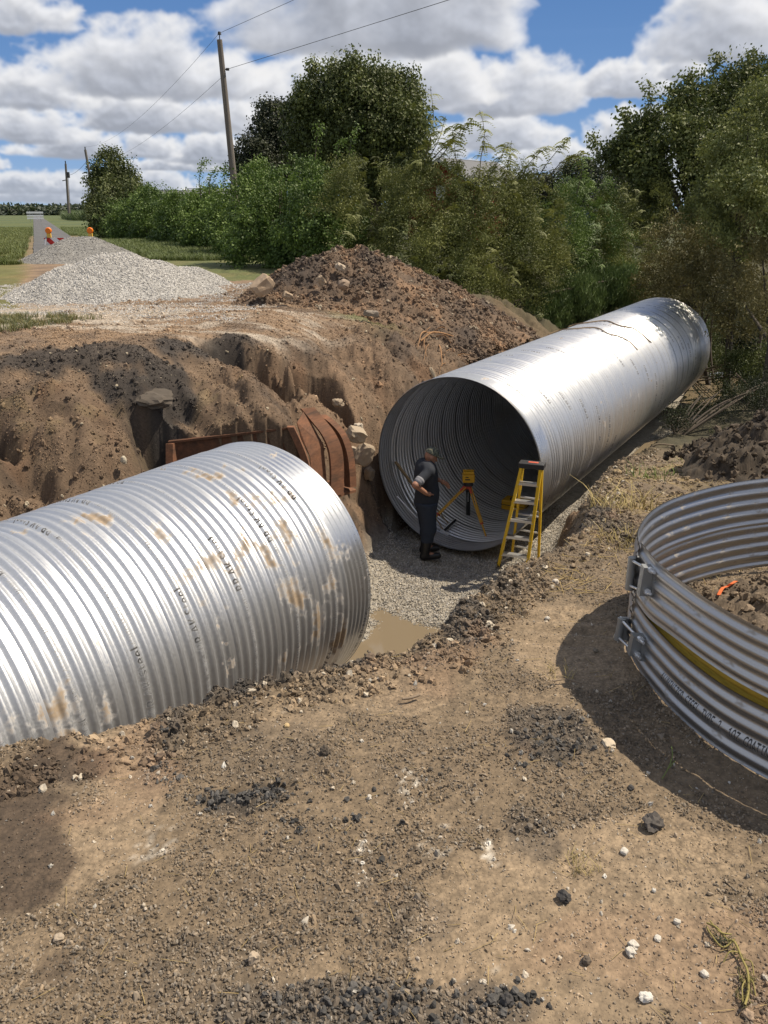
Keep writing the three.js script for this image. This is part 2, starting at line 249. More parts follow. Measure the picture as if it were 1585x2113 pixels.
    // caves under the broken road edge
    for (const [cx, cz, cr, cd] of CAVES) { const q = Math.hypot((x - cx) / cr, (z - cz) / (cr * 0.6)); if (q < 1.3) y -= cd * sstep(1.2, 0.5, q + n2 * 0.3); }
    c[1] = 0.165; c[2] = 0.113; c[3] = 0.072; // cut soil
    mixc(c, 0.078, 0.056, 0.040, sstep(-0.05, 0.4, n + n2 * 0.35) * 0.8);
    mixc(c, 0.235, 0.155, 0.095, right * sstep(-0.1, 0.35, n2 * 0.5 + fbm(x * 0.5 + 8, z * 0.5, 3)) * 0.8);
    mixc(c, 0.17, 0.095, 0.05, sstep(0.1, 0.45, fbm(x * 1.1 + 60, z * 1.1, 3)) * wall * 0.6);
    if (x < -2 && z > -14) { const band = sstep(0.28, 0.05, Math.abs(y0 + 0.42 + 0.12 * n)) * sstep(-5.6, -4.2, x + n); mixc(c, 0.032, 0.030, 0.030, band * 0.9 * sstep(-0.5, 0.1, n2)); mixc(c, 0.24, 0.175, 0.095, sstep(0.05, 0.4, n2) * sstep(0.5, 0.1, Math.abs(y0 + 0.85)) * 0.6); }
    if (top > 0) { // the road bed across the trench: brown dirt, gravel dust, grass farther on
      let r = 0.27, g = 0.185, b = 0.115; const q = sstep(-0.1, 0.45, n + 0.4 * n2); r = lerp(r, 0.17, q); g = lerp(g, 0.12, q); b = lerp(b, 0.08, q);
      const dust = sstep(-12.2, -13.4, z + n * 1.2) * sstep(-18.6, -16.6, z) * sstep(0.0, 0.55, fbm(x * 0.9 - 5, z * 2.4, 4) + 0.25 + (x < -3.6 ? 0.25 : -0.15)); r = lerp(r, 0.50, dust * 0.75); g = lerp(g, 0.44, dust * 0.75); b = lerp(b, 0.36, dust * 0.75);
      const ro = roadOff(x, z), off = Math.abs(ro) - ROADW, gr = sstep(ro < 0 ? 0.05 : 0.2, ro < 0 ? 0.4 : 1.0, off + n * (ro < 0 ? 0.3 : 0.7) - (z > -24 ? (ro > 0 ? 2.6 : z < -17 ? 0.1 : 1.0) : 0)) * (z < -12.5 || x < -6 ? 1 : 0);
      let g0 = 0.115, g1 = 0.135, g2 = 0.040; const gy = sstep(-0.2, 0.5, n2 * 0.5 + n); g0 = lerp(g0, 0.19, gy * 0.6); g1 = lerp(g1, 0.165, gy * 0.6); g2 = lerp(g2, 0.062, gy * 0.6);
      if (ro < 0) { g0 *= 1.25; g1 *= 1.05; }
      const edge = sstep(0.4, 0.1, off + n2 * 0.2) * (ro < 0 ? 1 : 0); g0 = lerp(g0, 0.36, edge * 0.7); g1 = lerp(g1, 0.22, edge * 0.7); g2 = lerp(g2, 0.11, edge * 0.7);
      r = lerp(r, g0, gr); g = lerp(g, g1, gr); b = lerp(b, g2, gr);
      mixc(c, r, g, b, top);
    }
    if (floor > 0) { const wet = sstep(0.05, 0.5, n * 0.6 + n2 * 0.3); const gv = sstep(-3.0, -1.4, aLong < 0 ? 2 : aSide) ; mixc(c, 0.36, 0.325, 0.265, floor * gv); mixc(c, 0.2, 0.175, 0.13, floor * wet * 0.5); mixc(c, 0.17, 0.12, 0.08, floor * 0.8 * Math.max(sstep(-8.2, -7.2, z + n * 0.6), sstep(-1.2, -2, x + n * 0.6))); }
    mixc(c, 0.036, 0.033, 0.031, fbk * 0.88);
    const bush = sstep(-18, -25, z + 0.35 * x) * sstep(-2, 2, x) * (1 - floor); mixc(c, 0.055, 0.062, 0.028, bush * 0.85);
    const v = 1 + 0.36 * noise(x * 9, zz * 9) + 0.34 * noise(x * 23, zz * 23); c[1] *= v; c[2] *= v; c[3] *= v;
  } else {
    const n = fbm(x * 0.08, z * 0.08, 4), q = sstep(-0.3, 0.4, n); c[1] = lerp(0.075, 0.12, q); c[2] = lerp(0.11, 0.14, q); c[3] = 0.035;
    if (dist > 400) y -= 0.0;
  }
  if (x > -3.4 && x < -0.3 && z > -12 && z < -9.6) { const lz = x < -1.2 ? lerp(-10.72, -11.2, (x + 3.1) / 1.9) : lerp(-11.2, -11.75, (x + 1.2) / 0.85), q = z - lz; if (q > 0) y = Math.min(y, -2.2 - 0.5 * q + Math.max(0, -3.0 - x) * 4 + Math.max(0, x + 0.55) * 3); }
  { const al = (x - PB.c.x) * PB.a.x + (z - PB.c.z) * PB.a.z, as = (x - PB.c.x) * PB.u.x + (z - PB.c.z) * PB.u.z; if (al > -0.4 && al < 12.9 && as < 1.3 && as > -2.6) y = Math.min(y, FLOOR + 0.02 + Math.max(0, -as - 1.15) * 4.5 * (1 + 0.4 * noise(x * 2, z * 2))); else if (al > -0.4 && al < 12.9 && as > 0 && as < 1.6) y = Math.min(y, FLOOR + 0.1); }
  c[0] = y; return c;
}
const SEG = (a, b) => [onZ(...a), onZ(...b)], FARBLACK = [SEG([150, 752, 11.1], [350, 742, 11.4]), SEG([350, 735, 11.8], [490, 700, 13.2]), SEG([230, 795, 10.8], [370, 768, 11.2]), SEG([310, 775, 11.1], [345, 830, 10.8]), SEG([30, 765, 10.9], [180, 760, 11.0])];
const farBlack = (x, z) => { let d = 9; for (const [a, b] of FARBLACK) { const bx = b.x - a.x, bz = b.z - a.z, t = clamp(((x - a.x) * bx + (z - a.z) * bz) / (bx * bx + bz * bz)); d = Math.min(d, Math.hypot(x - a.x - bx * t, z - a.z - bz * t)); } return sstep(0.36, 0.14, d + 0.22 * noise(x * 2.6, z * 2.6) + 0.14 * noise(x * 7, z * 7)); };
const CAVES = [[onZ(655, 790, 13.15).x, -13.05, 0.55, 1.0], [onZ(505, 772, 12.7).x, -12.62, 0.75, 0.5], [onZ(585, 800, 12.6).x, -12.5, 0.4, 0.4], [-1.05, -13.0, 0.42, 0.55], [-1.95, -12.75, 0.55, 0.32], [-2.75, -10.55, 0.3, 0.3], [-4.2, -9.4, 0.35, 0.25], [-3.3, -9.35, 0.3, 0.3], [-4.7, -9.75, 0.3, 0.25]];

// grain shared by all bare soil
function grainTexture(n, f) { const d = new Uint8Array(n * n * 4); for (let j = 0; j < n; j++) for (let i = 0; i < n; i++) { const v = f(i / n, j / n) * 255, o = (j * n + i) * 4; d[o] = d[o + 1] = d[o + 2] = clamp(v, 0, 255); d[o + 3] = 255; } const t = new THREE.DataTexture(d, n, n); t.wrapS = t.wrapT = THREE.RepeatWrapping; t.magFilter = THREE.LinearFilter; t.minFilter = THREE.LinearFilter; t.needsUpdate = true; return t; }
// noise that wraps: blend of two shifted copies
function tiled(f, n) { return (u, v) => { const a = u * n, b = v * n; return lerp(lerp(f(a, b), f(a + n, b), 1 - u), lerp(f(a, b + n), f(a + n, b + n), 1 - u), 1 - v); }; }
const GRAIN = grainTexture(1024, (() => { const f = tiled((a, b) => 0.62 * fbm(a, b, 5), 26), g = tiled((a, b) => lumps(a, b), 70); return (u, v) => 0.72 + 0.55 * f(u, v) + 0.50 * (g(u, v) - 0.22); })());
const BUMP = grainTexture(1024, (() => { const f = tiled((a, b) => fbm(a, b, 4), 30), g = tiled((a, b) => lumps(a, b), 80); return (u, v) => 0.4 + 0.25 * f(u, v) + 0.5 * g(u, v); })());
for (const t of [GRAIN, BUMP]) t.repeat.set(1 / 0.83, 1 / 0.83);
const SOIL = std({ vertexColors: true, map: GRAIN, bumpMap: BUMP, bumpScale: 0.006, roughness: 0.96 });

function lines(spans) { const o = []; let x = spans[0][0]; for (const [from, to, step, grow = 1] of spans) { let h = step; x = Math.max(x, from); while (x < to) { o.push(x); x += h; h *= grow; } } return o; }
function mirrored(spans) { // growing steps towards minus
  const o = []; let [from, to, step, grow] = spans, x = from, h = step; while (x > to) { x -= h; h *= grow; o.push(x); } return o.reverse(); }
{
  const xs = [...mirrored([-9, -3000, 0.07, 1.09]), ...lines([[-9, -2.3, 0.052], [-2.3, 2.6, 0.0155], [2.6, 9, 0.052], [9, 3000, 0.07, 1.09]])];
  const zs = [...mirrored([-23, -3000, 0.07, 1.07]), ...lines([[-23, -4.9, 0.05], [-4.9, -1.0, 0.0155], [-1.0, 0.5, 0.05], [0.5, 200, 0.1, 1.15]])];
  const nx = xs.length, nz = zs.length, pos = new Float32Array(nx * nz * 3), col = new Float32Array(nx * nz * 3), uv = new Float32Array(nx * nz * 2), idx = new Uint32Array((nx - 1) * (nz - 1) * 6);
  let o = 0, k = 0;
  for (let j = 0; j < nz; j++) for (let i = 0; i < nx; i++, o++) {
    const x = xs[i], z = zs[j], c = surf(x, z); pos[o * 3] = x; pos[o * 3 + 1] = c[0]; pos[o * 3 + 2] = z; col[o * 3] = c[1]; col[o * 3 + 1] = c[2]; col[o * 3 + 2] = c[3]; uv[o * 2] = x; uv[o * 2 + 1] = z + x * 0.13 - c[0] * 0.9;
    if (i < nx - 1 && j < nz - 1) { const a = o, b = o + 1, d = o + nx, e = o + nx + 1; idx[k++] = a; idx[k++] = d; idx[k++] = b; idx[k++] = b; idx[k++] = d; idx[k++] = e; }
  }
  const g = new THREE.BufferGeometry(); g.setAttribute('position', new THREE.BufferAttribute(pos, 3)); g.setAttribute('color', new THREE.BufferAttribute(col, 3)); g.setAttribute('uv', new THREE.BufferAttribute(uv, 2)); g.setIndex(new THREE.BufferAttribute(idx, 1)); g.computeVertexNormals();
  struct('ground', g, SOIL);
}
const groundY = (x, z) => surf(x, z)[0];

// a heap as a sheet of its own: ridge points with heights, sides falling at a slope, cut where it meets the land
function heap(name, ridge, slope, step, relief, colour, mat, cut) {
  const top = (x, z) => { let m = -99; for (let i = 0; i + 1 < ridge.length || i === 0; i++) { const a = ridge[i], b = ridge[i + 1] ?? a, bx = b.x - a.x, bz = b.z - a.z, l = bx * bx + bz * bz, t = l ? clamp(((x - a.x) * bx + (z - a.z) * bz) / l) : 0, d = Math.hypot(x - a.x - bx * t, z - a.z - bz * t); const r = 0.35, dd = Math.sqrt(d * d + r * r) - r; m = Math.max(m, lerp(a.y, b.y, t) - dd * slope); } return m; };
  const reach = Math.max(...ridge.map((p) => p.y)) + 3.2, x0 = Math.min(...ridge.map((p) => p.x)) - reach / slope, x1 = Math.max(...ridge.map((p) => p.x)) + reach / slope, z0 = Math.min(...ridge.map((p) => p.z)) - reach / slope, z1 = Math.max(...ridge.map((p) => p.z)) + reach / slope;
  const nx = Math.ceil((x1 - x0) / step), nz = Math.ceil((z1 - z0) / step), id = new Int32Array((nx + 1) * (nz + 1)).fill(-1), pos = [], col = [], uv = [], idx = [];
  const yAt = (x, z) => { const gy = groundAt(x, z)[0], y = top(x, z); return y < gy - 0.5 ? -99 : y + relief(x, z) * sstep(-0.1, 0.5, y - gy + 0.2); };
  for (let j = 0; j <= nz; j++) for (let i = 0; i <= nx; i++) { const x = x0 + i * step, z = z0 + j * step, y = yAt(x, z); if (y < groundAt(x, z)[0] - 0.32 || (cut && cut(x, z, y))) continue; id[j * (nx + 1) + i] = pos.length / 3; pos.push(x, y, z); col.push(...colour(x, z, y)); uv.push(x, z + y * 0.6); }
  for (let j = 0; j < nz; j++) for (let i = 0; i < nx; i++) { const a = id[j * (nx + 1) + i], b = id[j * (nx + 1) + i + 1], c = id[(j + 1) * (nx + 1) + i], d = id[(j + 1) * (nx + 1) + i + 1]; if (a >= 0 && b >= 0 && c >= 0) idx.push(a, c, b); if (b >= 0 && c >= 0 && d >= 0) idx.push(b, c, d); }
  const g = new THREE.BufferGeometry(); g.setAttribute('position', new THREE.Float32BufferAttribute(pos, 3)); g.setAttribute('color', new THREE.Float32BufferAttribute(col, 3)); g.setAttribute('uv', new THREE.Float32BufferAttribute(uv, 2)); g.setIndex(idx); g.computeVertexNormals();
  const m = shadows(new THREE.Mesh(g, mat)); m.name = numbered(name); scene.add(m); m.yAt = (x, z) => Math.max(yAt(x, z), -90); return m;
}
const soilCol = (x, z, y) => { const n = fbm(x * 0.9, z * 0.9, 4), n2 = fbm(x * 4, z * 4, 3), c = [0, 0.155, 0.105, 0.068]; mixc(c, 0.085, 0.062, 0.046, sstep(-0.1, 0.4, n + 0.3 * n2 + (y > 0.1 ? 0.15 : -0.1))); mixc(c, 0.24, 0.15, 0.088, sstep(0.1, 0.5, n2 * 0.5 - n)); const v = 1 + 0.35 * noise(x * 13, z * 13) + 0.25 * noise(x * 29, z * 29); return [c[1] * v, c[2] * v, c[3] * v]; };
const MOUND = heap('dirt_mound', [onZ(560, 590, 18.2), onZ(645, 527, 19.2), onZ(700, 512, 19.6), onZ(745, 508, 19.7), onZ(800, 528, 20), onZ(900, 572, 20.6), onZ(1000, 632, 21.2), onZ(1085, 692, 21.6)], 0.62, 0.045,
  (x, z) => 0.10 * fbm(x * 1.3, z * 1.3, 4) + 0.10 * lumps(x * 2.6, z * 2.6) + 0.06 * lumps(x * 6, z * 6) + 0.03 * lumps(x * 12, z * 12) - 0.12, soilCol, SOIL, (x, z, y) => y < -1.25 || (x - PB.c.x) * PB.u.x + (z - PB.c.z) * PB.u.z > -1.75);
tag(MOUND, 'tall mound of dug brown dirt in front of the bushes', 'dirt mound');
const gravelCol = (k, dark) => (x, z) => { const v = k * (1 + 0.16 * fbm(x * 1.2, z * 1.2, 3) + 0.30 * noise(x * 17, z * 17) + 0.35 * noise(x * 39, z * 39)); return [v, v * 0.975, v * (0.93 - dark)]; };
const GRAVEL = std({ vertexColors: true, bumpMap: BUMP, bumpScale: 0.02, roughness: 0.95 });
const lumpy = (x, z) => 0.05 * fbm(x * 1.1, z * 1.1, 4) + 0.03 * lumps(x * 9, z * 9) + 0.018 * lumps(x * 19, z * 19) - 0.02;
const PILES = [
  [[onZ(60, 603, 19), onZ(150, 545, 19.6), onZ(215, 523, 20), onZ(262, 524, 20.2), onZ(300, 541, 20.4), onZ(345, 556, 20.6), onZ(420, 588, 20.5), onZ(480, 612, 20.3)], 0.55, 0.37, 0.02, 'large pale gravel pile heaped across the road behind the trench'],
  [[onZ(305, 545, 21.2), onZ(318, 538, 21.3)], 0.6, 0.37, 0.02, 'small pale gravel peak rising from the right shoulder of the large gravel pile'],
  [[onZ(378, 549, 22.6), onZ(392, 549, 22.6), onZ(440, 580, 22.2)], 0.6, 0.37, 0.02, 'low pale gravel heap at the right end of the gravel, beside the grass verge'],
  [[onZ(134, 499, 33), onZ(150, 489, 33.5), onZ(185, 489, 33.5), onZ(215, 507, 33)], 0.5, 0.22, 0.02, 'grey gravel pile farther up the road in front of the striped barricade'],
].map(([ridge, slope, k, dark, label], i) => { const m = heap('gravel_pile', ridge, slope, i === 3 ? 0.07 : 0.05, lumpy, gravelCol(k, dark), GRAVEL); tag(m, label, 'gravel pile', 'gravel piles on the closed road'); return m; });

// ---------------------------------------------------------------- the road beyond, its verge and the fields
{
  const pos = [], uv = [], idx = []; let n = 0;
  for (let s = 6; s < 700; s *= 1.035, n++) for (let k = 0; k <= 6; k++) { const o = (k / 6 - 0.5) * 2 * ROADW * (1 + 0.03 * noise(s * 0.4, k > 3 ? 5 : 9)), x = ROADAT.x + ROADDIR.x * s - ROADDIR.z * o, z = ROADAT.z + ROADDIR.z * s + ROADDIR.x * o; pos.push(x, Math.max(groundAt(x, z)[0], FARY - 0.02) + 0.045 + 0.04 * (1 - Math.abs(k - 3) / 3), z); uv.push(o, s); }
  for (let j = 0; j < n - 1; j++) for (let k = 0; k < 6; k++) { const a = j * 7 + k, b = a + 1, c = a + 7, d = c + 1; idx.push(a, b, c, b, d, c); }
  const g = new THREE.BufferGeometry(); g.setAttribute('position', new THREE.Float32BufferAttribute(pos, 3)); g.setAttribute('uv', new THREE.Float32BufferAttribute(uv, 2)); g.setIndex(idx); g.computeVertexNormals();
  const tar = grainTexture(512, (() => { const f = tiled((a, b) => fbm(a, b, 4), 5), h = tiled((a, b) => noise(a, b), 60); return (u, v) => 0.62 + 0.28 * f(u, v) + 0.2 * h(u, v); })()); tar.repeat.set(1 / 4, 1 / 14);
  struct('road', g, std({ color: lin(0.15, 0.15, 0.152), map: tar, roughness: 0.93 }));
}

// ---------------------------------------------------------------- corrugated pipes
const METAL = { r: 0.66, g: 0.675, b: 0.69 };
function pipeProfile(t, phi) {
  const END = 0.34, hx = t + 0.561 * phi / (2 * Math.PI), e = sstep(END, END + 0.08, t);
  const ann = t < 0.03 ? 0 : 0.0062 * Math.sin((t - 0.03) / 0.068 * 2 * Math.PI);
  const cell = ((hx % 0.561) + 0.561) % 0.561, s = Math.sin(hx / 0.0935 * 2 * Math.PI);
  let hel = 0.0125 * Math.tanh(1.1 * s) / 0.80; const seam = Math.abs(cell - 0.2805); // a lock seam in each strip
  if (seam < 0.032) { const k = sstep(0.032, 0.022, seam); hel = lerp(hel, 0.004 + 0.005 * Math.sin(seam * 300), k); }
  return lerp(ann, hel, e);
}
function pipeShell(P, dir, len, per, nphi, off) { // grid lines follow the helix, per of them to one lead of 0.625 m
  const LEAD = 0.561, dt = LEAD / per, pos = [], uv = [], idx = [], R = RP - 0.014, n = Math.ceil((len + LEAD) / dt);
  for (let i = 0; i <= n; i++) for (let k = 0; k <= nphi; k++) { const phi = k / nphi * 2 * Math.PI, t = clamp(i * dt - LEAD * k / nphi, 0, len), sag = 1 + 0.006 * Math.sin(2 * phi + 0.6), r = (R + pipeProfile(t, phi) + off + 0.004 * noise(Math.cos(phi) * 2, t * 0.8 + Math.sin(phi))) * sag, c = Math.cos(phi), s = Math.sin(phi); pos.push(P.a.x * dir * t + P.u.x * r * c, P.a.y * dir * t + r * s, P.a.z * dir * t + P.u.z * r * c); uv.push(k / nphi, t / len); }
  const w = nphi + 1, T = (q) => uv[q * 2 + 1]; for (let j = 0; j < n; j++) for (let k = 0; k < nphi; k++) { const a = j * w + k, b = a + 1, c = a + w, d = c + 1, f = (dir > 0) === (off >= 0); if (T(a) !== T(c) || T(b) !== T(c)) f ? idx.push(a, c, b) : idx.push(a, b, c); if (T(b) !== T(d) || T(c) !== T(d)) f ? idx.push(b, c, d) : idx.push(b, d, c); }
  const g = new THREE.BufferGeometry(); g.setAttribute('position', new THREE.Float32BufferAttribute(pos, 3)); g.setAttribute('uv', new THREE.Float32BufferAttribute(uv, 2)); g.setIndex(idx); g.computeVertexNormals();
  const nn = g.attributes.normal.array; for (let j = per; j <= n; j++) { const a = ((j - per) * w) * 3, b = (j * w + nphi) * 3; for (let q = 0; q < 3; q++) nn[a + q] = nn[b + q] = nn[a + q] + nn[b + q]; const l = Math.hypot(nn[a], nn[a + 1], nn[a + 2]) || 1; for (let q = 0; q < 3; q++) { nn[a + q] /= l; nn[b + q] /= l; } }
  return g;
}
function pipeTextures(len, W, H, o) { // steel with printed lines and dried mud; u runs round, v along
  const cv = document.createElement('canvas'); cv.width = W; cv.height = H; const c = cv.getContext('2d'), mx = W / (2 * Math.PI * RP), my = H / len;
  c.fillStyle = '#fff'; c.fillRect(0, 0, W, H); c.fillStyle = '#1c1c20'; c.textBaseline = 'middle';
  const r = rng(o.seed); let n = 0;
  for (let t = -0.6; t < len + 0.7; t += 0.561, n++) {
    const shift = (n * 0.37 % 1) * W;
    for (const w of [-1, 0, 1]) { c.save(); c.translate(shift + w * W, (t - 0.561 * (shift / W + w)) * my + 0.06 * my); c.transform(1, -0.561 * my / W, 0, -1, 0, 0);
      let x = 0; for (let k = 0; k < 5; k++) { c.font = `bold ${Math.round(0.092 * my)}px sans-serif`; c.fillText('RR AK Steel', x * mx, 0); c.font = `${Math.round(0.048 * my)}px sans-serif`; c.fillText(' AASHTO M-274 ASTM A-929  HEAT 8863835  NOM 0.109', (x + 0.50) * mx, 0); c.fillText('III', (x + 1.62) * mx, 0); x += 1.745; }
      c.restore(); }
  }
  const img = c.getImageData(0, 0, W, H).data, col = new Uint8Array(W * H * 4), orm = new Uint8Array(W * H * 4);
  for (let j = 0; j < H; j++) for (let i = 0; i < W; i++) {
    const q = (j * W + i) * 4, ink = 1 - img[q] / 255, phi = i / W * 2 * Math.PI, t = j / H * len;
    const n1 = noise(i * 0.011, j * 0.013) + 0.5 * noise(i * 0.031, j * 0.031) + 0.28 * noise(i * 0.09, j * 0.08), n2 = noise(i * 0.21, j * 0.19);
    let m = 0; for (const b of o.mud) { let dp = Math.abs(phi - b[0]); if (dp > Math.PI) dp = 2 * Math.PI - dp; const d = Math.hypot(dp / b[2], (t - b[1]) / b[3]); if (d < 1.5) m = Math.max(m, sstep(0.12, 0.62, n1 * 1.05 + n2 * 0.14 + (0.75 - d) * 0.5) * (b[4] ?? 1)); }
    m = Math.max(m, sstep(0.62, 0.72, n1 + n2 * 0.2) * 0.7);
    const steel = 0.94 + 0.05 * n2 + 0.04 * noise(i * 0.02, j * 0.5), f = noise(i * 0.004 + 9, j * 0.02) * 0.5 + 0.2;
    const k = clamp(ink * 1.1 * (0.85 + 0.6 * noise(i * 0.05, j * 0.05)));
    const rgb = [lerp(METAL.r * steel, 0.012, k), lerp(METAL.g * steel, 0.012, k), lerp(METAL.b * steel, 0.013, k)], md = [0.32, 0.235, 0.145], v = 0.85 + 0.3 * n2;
    for (let z = 0; z < 3; z++) { const L = lerp(rgb[z], md[z] * v, m * 0.92); col[q + z] = 255 * Math.pow(L, 1 / 2.2); }
    col[q + 3] = orm[q + 3] = 255; orm[q + 1] = 255 * clamp(lerp(lerp((t < 0.36 ? 0.3 : 0.40) + 0.07 * n2 + 0.08 * f, 0.8, k), 0.95, m)); orm[q + 2] = 255 * 0.86 * (1 - Math.max(m, clamp(k * 1.6)));
  }
  const mk = (d, srgb) => { const t = new THREE.DataTexture(d, W, H); t.wrapS = THREE.RepeatWrapping; t.magFilter = THREE.LinearFilter; if (srgb) t.colorSpace = THREE.SRGBColorSpace; t.needsUpdate = true; return t; };
  const a = mk(col, true), b = mk(orm, false); return std({ map: a, roughnessMap: b, metalnessMap: b, roughness: 1, metalness: 1 });
}
const STEEL = std({ color: lin(METAL.r, METAL.g, METAL.b), metalness: 0.93, roughness: 0.44 });
const OLDSTEEL = std({ color: lin(0.44, 0.45, 0.46), metalness: 1, roughness: 0.45 });
const rimGeo = (P, r, w) => { const g = new THREE.TorusGeometry(RP - 0.014 + r, w, 5, 160); g.lookAt(P.a); return g; };
{
  const a = thing('culvert_pipe', 'nearer corrugated steel culvert pipe at left, splashed with dried mud', 'culvert pipe', PA.c, 'large corrugated culvert pipes in the trench');
  part('outer_wall', pipeShell(PA, -1, PA.len, 64, 168, 0.0025), pipeTextures(PA.len, 2048, 2048, { seed: 3, mud: [[0.95, 1.0, 0.35, 0.45], [0.5, 1.1, 0.5, 0.5], [0.2, 0.75, 0.6, 0.4], [1.35, 0.9, 0.2, 0.35], [1.35, 2.4, 0.16, 0.4], [0.85, 1.9, 0.3, 0.3, 0.8], [-0.3, 0.55, 0.5, 0.25], [-0.6, 0.6, 0.5, 0.3], [0.3, 3.6, 0.3, 0.7], [0.05, 4.4, 0.35, 0.8], [-0.2, 5.2, 0.4, 0.9], [0.55, 4.9, 0.25, 0.6], [0.9, 5.3, 0.15, 0.5], [0.1, 6.2, 0.5, 0.8], [1.45, 3.6, 0.1, 0.3, 0.7]] }), a);
  part('inner_wall', pipeShell(PA, -1, PA.len, 24, 90, -0.0025), STEEL, a); part('rim', rimGeo(PA, 0, 0.0045), OLDSTEEL, a);
  const b = thing('culvert_pipe', 'farther corrugated steel culvert pipe with its dark open end facing the ladder', 'culvert pipe', PB.c, 'large corrugated culvert pipes in the trench');
  part('outer_wall', pipeShell(PB, 1, PB.len, 48, 128, 0.0025), pipeTextures(PB.len, 2048, 2048, { seed: 5, mud: [[-0.5, 1.6, 0.35, 1.6, 0.5], [-0.7, 5, 0.3, 2.6, 0.55], [1.5, 6, 0.1, 0.4, 0.5], [0.2, 4.5, 0.14, 0.9, 0.35]] }), b);
  part('inner_wall', pipeShell(PB, 1, PB.len, 48, 108, -0.0025), STEEL, b); part('rim', rimGeo(PB, 0, 0.0045), OLDSTEEL, b);
  // two cords lying over the crown of the farther pipe
  for (const [t0, k] of [[5.4, 0], [6.5, 1]]) {
    const pts = []; for (let i = 0; i <= 26; i++) { const f = i / 26, phi = 2.0 - f * 1.25, t = t0 + 0.9 * f + 0.14 * Math.sin(f * 17 + k) * (f < 0.75 ? 1 : 0.4), r = RP + 0.014; pts.push(V(PB.c.x + PB.a.x * t + PB.u.x * r * Math.cos(phi), PB.c.y + PB.a.y * t + r * Math.sin(phi), PB.c.z + PB.a.z * t + PB.u.z * r * Math.cos(phi))); }
    const o = shadows(new THREE.Mesh(tube(pts, 0.013, 90, 6), std({ color: lin(0.16, 0.11, 0.06), roughness: 0.9 }))); o.name = numbered('cord'); scene.add(o); tag(o, k ? 'wavy brown cord over the far pipe, the one nearer its far end' : 'wavy brown cord over the far pipe, the one nearer its open end', 'cord', 'cords over the farther pipe');
  }
}

// ---------------------------------------------------------------- muddy water
{
  const mud = new THREE.MeshPhysicalMaterial({ color: lin(0.195, 0.155, 0.102), roughness: 0.05, specularIntensity: 1 });
  const pool = (list, y) => { const sh = new THREE.Shape(list.map(([px, py]) => { const p = onY(px, py, y); return new THREE.Vector2(p.x, -p.z); })); const g = new THREE.ShapeGeometry(sh); g.rotateX(-Math.PI / 2); g.translate(0, y, 0); return g; };
  struct('puddle', pool([[640, 1180], [800, 1190], [960, 1195], [1060, 1200], [1060, 1300], [1000, 1420], [600, 1500], [560, 1400]], -3.585), mud);
  struct('puddle', pool([[1165, 1125], [1200, 1095], [1240, 1085], [1230, 1120], [1180, 1140]], -3.40), mud);
  struct('puddle', pool([[1290, 950], [1330, 915], [1400, 893], [1450, 890], [1420, 935], [1340, 960]], -3.33), mud);
  struct('creek_water', pool([[1400, 830], [1450, 770], [1600, 760], [1640, 830], [1500, 842]], -3.12), mud);
}

// ---------------------------------------------------------------- coupling bands: two short corrugated hoops stacked on the bank, bolted at the tip
const HOOP = [[0.945, -2.86], [0.95, -2.62], [1.0, -2.36], [1.1, -2.14], [1.3, -1.93], [1.7, -1.76], [2.3, -1.72], [2.9, -1.95], [3.2, -2.55], [3.05, -3.2], [2.6, -3.62], [2.15, -3.73], [1.78, -3.67], [1.5, -3.55], [1.27, -3.39], [1.09, -3.2], [0.972, -2.98], [0.942, -2.885], [0.934, -2.845]];
const BANDH = 0.226;
function bandGeo(off, y0, h, droop, span = [0, 1]) {
  const curve = new THREE.CatmullRomCurve3(HOOP.map(([x, z]) => V(x, 0, z)), false, 'centripetal'), n = 240, m = 40, pos = [], uv = [], idx = [], L = curve.getLength();
  for (let i = 0; i <= n; i++) { const s = lerp(span[0], span[1], i / n), p = curve.getPointAt(s), tg = curve.getTangentAt(s), nx = -tg.z, nz = tg.x; // outward of the loop
    for (let j = 0; j <= m; j++) { const f = j / m, y = f * h, flat = sstep(0.0, 0.06, f) * sstep(1, 0.94, f), q = 0.0058 * Math.tanh(1.3 * Math.sin((y - 0.02) / 0.0502 * 2 * Math.PI)) * flat + off + 0.004 * noise(s * 30, y0 * 9); const lift = droop ? droop(s) * (f) : 0; pos.push(p.x + nx * q, y0 + y + lift + 0.004 * Math.sin(s * 21), p.z + nz * q); uv.push(s * L, f); } }
  const w = m + 1; for (let i = 0; i < n; i++) for (let j = 0; j < m; j++) { const a = i * w + j, b = a + 1, c = a + w, d = c + 1; idx.push(a, c, b, b, c, d); }
  const g = new THREE.BufferGeometry(); g.setAttribute('position', new THREE.Float32BufferAttribute(pos, 3)); g.setAttribute('uv', new THREE.Float32BufferAttribute(uv, 2)); g.setIndex(idx); g.computeVertexNormals(); return g;
}
